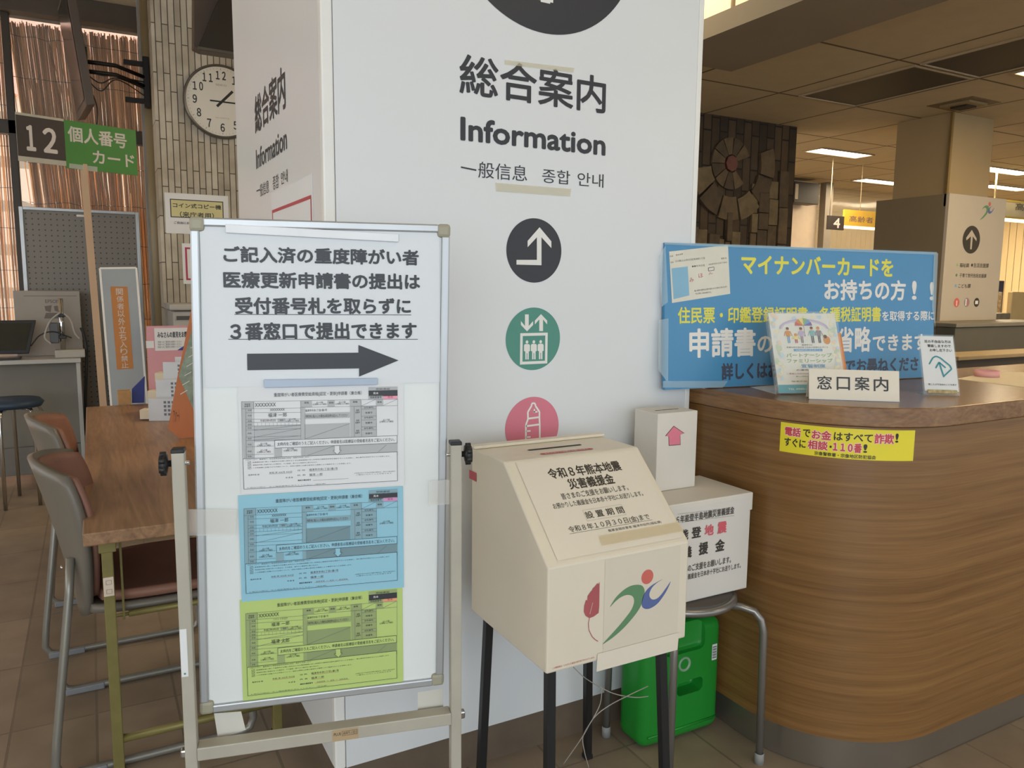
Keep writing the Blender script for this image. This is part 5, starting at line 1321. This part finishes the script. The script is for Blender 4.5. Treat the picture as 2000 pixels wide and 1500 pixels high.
# ------------------------------------------------------------------ wall clock, copier, notices on the stone wall
s = Sheet((0, WY, 0), X, Z); cc = s.uv(431, 201); cr = (s.uv(431, 128).y-s.uv(431, 272).y)/2; cc.y = (s.uv(431, 128).y+s.uv(431, 272).y)/2; cc.x = s.uv(357, 205).x+cr
clk = thing('wall_clock', 'round white wall clock with black numerals on the stone wall', 'clock', (cc.x, WY-.02, cc.y))
C3 = Vector((cc.x, WY-.001, cc.y))
b = MB(); b.lathe(C3, [(cr*.93, .03), (cr*.95, .045), (cr*.98, .045), (cr, .03), (cr, 0), (cr*.9, 0)], mat('clock_rim', '#6d675f', .3, .6), 64, -Y); b.build('rim', clk)
s = Sheet(C3-Y*.03, X, Z, base=0); FACE = mat('clock_face', '#d5d2c8', .4, var=.01)
s.ell((0, 0), cr*.95, cr*.95, FACE, 0, 64)
for i in range(1, 13):
    a_ = math.radians(90-30*i); r_ = cr*.70; h_ = cr*.115; w_ = h_*(.5 if i < 10 else 1.15); x_, y_ = r_*math.cos(a_), r_*math.sin(a_)
    s.text(''.join(chr(0xFF10+int(d)) for d in str(i)), x_-w_, y_-h_, x_+w_, y_+h_, INK, .03)
for i in range(60):
    a_ = math.radians(6*i); r0, r1 = cr*(.86 if i % 5 else .84), cr*.89; s.line((r0*math.cos(a_), r0*math.sin(a_)), (r1*math.cos(a_), r1*math.sin(a_)), .002 if i % 5 else .004, GYP, 1)
s.text('SEIKO', -.035, cr*.42, .035, cr*.47, GYP, .0); s.text('QUARTZ', -.045, -cr*.46, .045, -cr*.43, GYP, .0)
s.build('dial', clk)
for nm, tip, tail, w_, l_ in (('hour_hand', (cr*.30, cr*.31), (-cr*.13, -cr*.14), .017, 4), ('minute_hand', (cr*.62, -cr*.01), (-cr*.31, .0), .010, 8)):
    s = Sheet(C3-Y*.03, X, Z, base=0); s.line(tail, tip, w_, BLACKP, l_); s.build(nm, clk)
# coin copier notice
def wall_sheet(tl, br, y=WY): 
    s = Sheet((0, y-.0025, 0), X, Z, base=.0012); a, c = s.uv(*tl), s.uv(*br); s.slabrect(a.x, c.y, c.x, a.y, .001, PAPER); return s, a, c
zc_ = lambda x, y: (280+x/5, 360+y/5)
s, a, c = wall_sheet(zc_(205, 78), zc_(840, 500))
YC = mat('pale_yellow_card', '#cbc48f', .5)
a, c = s.uv(*zc_(258, 140)), s.uv(*zc_(785, 345)); s.rect(a.x, c.y, c.x, a.y, INK, 0); s.rect(a.x+.006, c.y+.006, c.x-.006, a.y-.006, YC, 1)
s.tp('コイン式コピー機', zc_(285, 178), zc_(760, 250), INK, .028); s.tp('（来庁者用）', zc_(355, 265), zc_(690, 335), INK, .02); s.tp('ご自由にお使いください', zc_(298, 360), zc_(640, 400), INK, .015)
tag(s.build('notice_sheet'), 'white coin copier notice with a yellow rounded panel on the stone wall', 'notice')
s, a, c = wall_sheet(zc_(375, 575), zc_(700, 975))
i0, i1 = s.uv(*zc_(405, 615)), s.uv(*zc_(680, 938)); s.frame(i0.x, i1.y, i1.x, i0.y, .012, mat('magenta_red', '#b23a58', .5), 1)
tag(s.build('notice_sheet'), 'white notice with a crimson frame just left of the whiteboard edge', 'notice')
KYY = 5.35; a, c = PX(330, 594, y=KYY), PX(332, 640, y=KYY)
cop = thing('copier', 'grey-white coin copier at the foot of the stone wall', 'copier', (a.x+.25, KYY+.2, 0)); CPM = mat('copier_grey', '#aaa8a3', .45)
b = MB(); b.box((a.x+.02, KYY, .002), (a.x+.55, KYY+.42, a.z-.045), CPM, .01); b.build('body', cop)
b = MB(); b.box((a.x, KYY-.02, a.z-.04), (a.x+.57, KYY+.42, a.z), CPM, .01); b.build('lid', cop)
b = MB(); b.box((a.x+.04, KYY-.006, a.z-.10), (a.x+.5, KYY+.001, a.z-.075), mat('slot_dark', '#4b4a48', .6)); b.build('output_slot', cop)
# ------------------------------------------------------------------ ceiling fittings
LAMPW = emis('warm_tube', '#ffe2b0', 9.0); LAMPN = emis('lamp_white', '#fff1d8', 9.0)
CFR = mat('lamp_frame', '#a8977a', .6); OFFP = mat('smoked_diffuser', '#2e2619', .6, var=.05)
def ceil_lamp(x0, y0, x1, y1, z, lit, label, group, strength=None, power=0):
    t = thing('ceiling_light', label, 'ceiling light', ((x0+x1)/2, (y0+y1)/2, z), group)
    b = MB(); f = .016
    for lo, hi in (((x0-f, y0-f), (x1+f, y0)), ((x0-f, y1), (x1+f, y1+f)), ((x0-f, y0), (x0, y1)), ((x1, y0), (x1+f, y1))): b.box((*lo, z-.012), (*hi, z-.0005), CFR, .002)
    b.build('frame', t)
    b = MB(); b.box((x0, y0, z-.006), (x1, y1, z-.001), lit); b.build('diffuser', t)
    if power:
        l = area_light('lamp_glow', ((x0+x1)/2, (y0+y1)/2, z-.02), ((x0+x1)/2, (y0+y1)/2, 0), x1-x0, y1-y0, power, (1, .80, .54)); l.parent = t; l.location = (0, 0, -.02)
G0 = 'unlit smoked ceiling lights'; G1 = 'lit ceiling lights'
q0, q1 = PX(1566, 183, z=ZC), PX(1890, 153, z=ZC); q2 = PX(1670, 204, z=ZC); q3 = PX(1780, 126, z=ZC)
ceil_lamp(min(q0.x, q3.x)+.03, min(q1.y, q3.y), max(q1.x, q2.x), max(q0.y, q2.y), ZC, OFFP, 'smoked unlit ceiling light nearest above the tan column', G0)
w_, h_ = max(q1.x, q2.x)-min(q0.x, q3.x)-.03, max(q0.y, q2.y)-min(q1.y, q3.y)
yy0 = min(q1.y, q3.y)-.06-h_
ceil_lamp(min(q0.x, q3.x)+.03, yy0, max(q1.x, q2.x), yy0+h_, ZC, OFFP, 'smoked unlit ceiling light cut by the right edge of the photo', G0)
ceil_lamp(5.08, .6, 5.75, 2.9, ZC, LAMPW, 'bright warm ceiling light at the right edge, beside the smoked panels', G1, power=14)
# office lamps
a, b_ = PX(1569, 295, z=ZC), PX(1697, 303, z=ZC)
ceil_lamp(a.x, a.y-.22, b_.x, a.y-.02, ZC, LAMPN, 'bright long ceiling light left of the tan column', G1, power=34)
k = 0
for (px, py, w, lb) in ((1725, 355, .9, 'small bright ceiling light just left of the tan column'), (1960, 333, .9, 'bright ceiling light right of the tan column, nearer one'), (1962, 366, .9, 'small bright ceiling light right of the tan column, farther one')):
    p = PX(px, py, z=ZC); ceil_lamp(p.x-.45, p.y-.1, p.x+.45, p.y+.1, ZC, LAMPN, lb, G1, power=18)
# lights out of view that belong to the hall
for (x, y, pw) in ((7.5, 2.0, 14), (4.3, -1.2, 22), (8.5, 9.0, 70), (10.8, 6.6, 70)): area_light('office_lamp_glow', (x, y, ZC-.03), (x, y, 0), .6, 1.2, pw, (1, .80, .54))
# bright recess behind the beam
pz_ = PX(1470, 15, z=ZL)
ceil_lamp(2.2, 3.0, 3.05, 4.6, ZL, emis('cove_glow', '#ffe7b0', 3.0), 'glowing ceiling recess behind the grey beam right of the pillar', G1, power=40)
pp = PX(1431, 30, y=3.2); b = MB(); b.tube([(pp.x, 3.2, 2.66), (pp.x, 3.2, ZL-.001)], .012, CFR, 8); tag(b.build('hanger_rod'), 'thin pale hanger rod beside the pillar at the ceiling', 'rod')
# air vent
v = PX(1882, 203, z=ZC)
vt = thing('air_vent', 'square ceiling air vent above the tan column', 'vent', (v.x, v.y, ZC)); b = MB(); VM = mat('vent_brown', '#6c5b3e', .6)
for r_, m in ((.17, VM), (.11, mat('vent_tan', '#8d7a56', .6)), (.06, mat('vent_dark', '#2d2417', .7))): b.box((v.x-r_, v.y-r_, ZC-.004-.004*(.17-r_)*60), (v.x+r_, v.y+r_, ZC-.0005), m)
b.build('grille', vt)

# ------------------------------------------------------------------ column cladding with directions
KX0, KX1, KY0, KY1 = CX0-.012, PX(1966, 388, y=CY0-.03).x, CY0-.03, PX(1712, 393, x=CX0-.012).y
ZK = PX(1852, 377, y=KY0).z
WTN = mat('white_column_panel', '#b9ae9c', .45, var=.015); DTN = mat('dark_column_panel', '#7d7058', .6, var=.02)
cs = thing('direction_panel', 'pale direction panel with a black up arrow cladding the tan column', 'sign', (KX0, KY0, 0))
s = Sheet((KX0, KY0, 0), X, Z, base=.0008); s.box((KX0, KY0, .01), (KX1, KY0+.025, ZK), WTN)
zk = lambda x, y: (1820+x/5, 360+y/5)
c = s.uv(*zk(385, 541)); top_ = s.uv(*zk(385, 404)); r_ = top_.y-c.y; r_h = (s.uv(*zk(470, 541)).x-s.uv(*zk(301, 541)).x)/2
BK = mat('sign_dark_ink', '#3a352b', .5); s.ell(c, r_h, r_, BK, 1, 48)
s.fillp([s.uv(*zk(*p)) for p in [(389, 445), (436, 530), (434, 556), (398, 508), (388, 635), (372, 635), (380, 508), (336, 548), (334, 522)]], WTN, 2)
e_ = s.uv(*zk(564, 193)); emblem(s, e_, (s.uv(*zk(600, 240)).x-s.uv(*zk(500, 240)).x)/.14, 1)
for tx, tl, br in (('福祉課', (272, 768), (360, 812)), ('生活支援課', (408, 768), (552, 816)), ('子育て世代包括支援課', (270, 868), (530, 914)), ('こども課', (258, 970), (376, 1014))): s.tp(tx, zk(*tl), zk(*br), BK, .006)
for (x, y, m) in ((247, 786, LG), (391, 789, BK), (239, 887, EG), (231, 991, LB)):
    c = s.uv(*zk(x, y)); s.ell(c, .012, .012, m, 1, 20)
for (x, y, m) in ((241, 1155, ER), (340, 1153, GYP), (436, 1153, BK)):
    c = s.uv(*zk(x, y)); s.ell(c, .036, .036, m, 1, 32)
c = s.uv(*zk(241, 1160)); s.line(c+Vector((0, .02)), c-Vector((0, .022)), .014, SWH, 2)
c = s.uv(*zk(340, 1153)); s.rect(c.x-.018, c.y-.026, c.x-.004, c.y+.026, PW, 2); s.rect(c.x+.004, c.y-.026, c.x+.018, c.y+.026, ER, 2)
c = s.uv(*zk(436, 1153)); s.rect(c.x-.02, c.y-.014, c.x+.02, c.y+.014, PW, 2)
s.build('front_panel', cs)
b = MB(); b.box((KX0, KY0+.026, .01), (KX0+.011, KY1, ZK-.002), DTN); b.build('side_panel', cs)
# ------------------------------------------------------------------ number 4 sign
FY = 5.6
s = Sheet((0, FY, 0), X, Z, base=.001); z1 = lambda x, y: (1360+x/4.6875, 180+y/4.6875)
n4 = thing('number_sign', 'black and yellow sign for window 4 left of the tan column', 'sign', tuple(s.O+X*s.uv(1650, 440).x+Z*s.uv(1650, 440).y))
a, m_, c = s.uv(*z1(1210, 1128)), s.uv(*z1(1357, 1118)), s.uv(*z1(1345, 1255)); bt_ = s.uv(*z1(1210, 1272))
SYE = mat('sign_yellow', '#d8ae3c', .5)
s.slabrect(a.x, c.y-.01, m_.x, a.y, .02, SBR); s.rect(a.x, c.y-.01, m_.x, a.y, SBR, 0); s.tp('4', z1(1258, 1150), z1(1312, 1246), SLT, .03)
xr = s.uv(1760, 430).x; y0_, y1_ = s.uv(1690, 443).y, s.uv(1690, 414).y
s.slabrect(m_.x, y0_, xr, y1_+.01, .02, SYE); s.rect(m_.x, y0_, xr, y1_+.01, SYE, 0); s.tp('高齢者・', z1(1402, 1130), z1(1665, 1205), mat('brownish_ink', '#6b5560', .5), .005)
s.rect(m_.x, y0_-.03, xr, y0_, emis('sign_lamp', '#ffe9b8', 2.0), 0)
s.build('sign_board', n4)
b = MB()
for x in (a.x+.03, m_.x+.25): b.tube([(x, FY+.01, a.y-.01), (x, FY+.01, ZC-.001)], .0035, CFR, 8)
b.build('hanger_rod', n4)
# office wall items left of column
s = Sheet((0, 6.96, 0), X, Z); a, c = s.uv(1530, 357), s.uv(1576, 402)
b = MB(); b.box((a.x, 6.78, c.y), (c.x, 6.96, a.y), mat('black_speaker', '#2e2922', .5), .006)
sp = thing('wall_box', 'black box on the white office wall beside the dark relief wall', 'speaker', (c.x, 6.9, c.y)); b.build('case', sp)
b = MB(); b.box((a.x+.01, 6.775, c.y+.04), (PX(1559, 380, y=6.775).x, 6.781, a.y-.03), mat('pale_front', '#b8ab95', .5), .002); b.build('front_plate', sp)
# glass partition of the office with frames
GP = clear('office_glass', '#cfc3a8', .22, .1)
b = MB(); gx0 = PX(1625, 400, y=7.4).x; b.box((8.25, 7.2, 0.0), (12.4, 7.215, ZC-.001), GP); struct(b.build('window_9'))
for i, px in enumerate((1635, 1700)):
    pass
WBL = mat('blind_cream', '#d8c294', .6, var=.02)
bl_t = thing('vertical_blind', 'cream vertical blinds covering the far office window wall at right', 'blind', (12.44, 8.6, 0))
b = MB()
for i in range(62):
    y = 5.4+i*.105; b.box((12.44, y, .85), (12.446, y+.098, ZC-.03), WBL)
o = b.build('slats', bl_t); o['kind'] = 'stuff'
# hanging sign at the right edge
HY = 5.2; s = Sheet((0, HY, 0), X, Z, base=.001); a, c = s.uv(1952, 392), s.uv(1952, 421)
hsn = thing('hanging_sign', 'yellow framed hanging sign at the right edge beside the column', 'sign', tuple(s.O+X*(a.x+.6)+Z*c.y))
FRY = mat('yellow_frame', '#b39a45', .5); xr = a.x+1.3
SGP = mat('hanging_sign_face', '#b9b08f', .5); s.slabrect(a.x-.25, c.y-.02, xr, a.y+.02, .03, SGP); s.rect(a.x-.25, a.y, xr, a.y+.02, FRY, 0); s.rect(a.x-.25, c.y-.02, xr, c.y, FRY, 0); s.rect(a.x-.25, c.y-.06, xr, c.y-.022, emis('sign_glow', '#ffe6b0', 2.5), 0)
s.tp('高', (1984, 396), (1999, 412), BK, .005); s.ell(s.uv(1962, 406), .008, .008, BK, 1, 14); s.build('sign_board', hsn)
b = MB(); px_ = s.uv(1953, 300).x
for x in (px_, px_+.9): b.tube([(x, HY+.015, a.y+.01), (x, HY+.015, ZC-.001)], .010, CFR, 8)
b.build('hanger_rod', hsn)
# grey low cabinet and desk things beyond the counter
def at_box(name, label, cat, tl, br, y, d, m, bev=.004, zb=None):
    a, c = PX(*tl, y=y), PX(*br, y=y); b = MB(); b.box((a.x, y, zb if zb is not None else c.z), (c.x, y+d, a.z), m, bev); o = b.build(name); tag(o, label, cat); return o, a, c
CABG = mat('greygreen_cabinet', '#5b574a', .55, var=.04); TANT = mat('tan_top', '#a08b66', .5)
y = 3.35; a, c = PX(1867, 632, y=y), PX(1987, 730, y=y)
cab = thing('low_cabinet', 'dark grey low cabinet behind the counter at the right edge', 'cabinet', ((a.x+c.x)/2, y+.2, 0))
b = MB(); b.box((a.x, y, .001), (c.x+.5, y+.35, a.z-.03), CABG, .004); b.build('body', cab)
b = MB(); b.box((a.x-.01, y-.012, a.z-.028), (c.x+.51, y+.36, a.z), mat('grey_top', '#7b7566', .5), .004); b.build('top', cab)
y = 2.6; a, c = PX(1873, 697, y=y), PX(2000, 705, y=y)
sh = thing('desk_shelf', 'tan shelf board on the staff side of the counter at right', 'shelf', (a.x+.3, y+.1, 0))
b = MB(); b.box((a.x, y, a.z-.022), (a.x+1.2, y+.22, a.z), TANT, .003); b.build('board', sh)
b = MB(); b.box((a.x+.02, y+.02, .001), (a.x+1.18, y+.2, a.z-.023), DARKB, .003); b.build('support', sh)
ZD = PX(1960, 645, y=4.6).z
dk_ = thing('office_desk', 'cream office desk with machines behind the direction panel', 'desk', (8.0, 4.9, 0)); xa = PX(1930, 645, y=4.6).x
b = MB(); b.box((xa-.3, 4.5, ZD-.04), (xa+2.2, 5.1, ZD), mat('cream_desk', '#c3ab7d', .5), .004); b.build('desktop', dk_)
b = MB(); b.box((xa-.28, 4.55, .001), (xa+2.18, 5.05, ZD-.041), CABG, .004); b.build('drawers', dk_)
at_box('monitor', 'dark blue monitor on the office desk right of the direction panel', 'screen', (1938, 548), (1960, 572), 5.06, .03, mat("blue_screen", '#2c3352', .3), zb=ZD+.001)
at_box('document_stack', 'stack of papers and files on the office desk', 'papers', (1934, 570), (1955, 610), 4.96, .1, mat('paper_files', '#cfc5b0', .6, var=.4, scale=40), zb=ZD+.001)
at_box('printer', 'grey printer with paper trays on the office desk', 'printer', (1931, 612), (1972, 640), 4.62, .10, mat('printer_grey', '#6e6858', .5, var=.3, scale=14), .01, zb=ZD+.001)
at_box('label_printer', 'cream machine with a dark slot at the right edge of the photo', 'printer', (1978, 570), (2020, 615), 4.62, .05, mat('cream_machine', '#c0a978', .5), .01, zb=ZD+.001)
# planter slab at left of column: dark partition end
y = 4.25; a, c = PX(1822, 580, y=y), PX(1848, 700, y=y)
b = MB(); b.box((a.x, y, .001), (c.x, y+.02, a.z), mat('dark_green_partition', '#3c3a2c', .5), .003); tag(b.build('partition_screen'), 'narrow dark partition between the blue poster and the direction panel', 'partition')

bpy.data.objects.remove(_to); bpy.data.curves.remove(_tc)
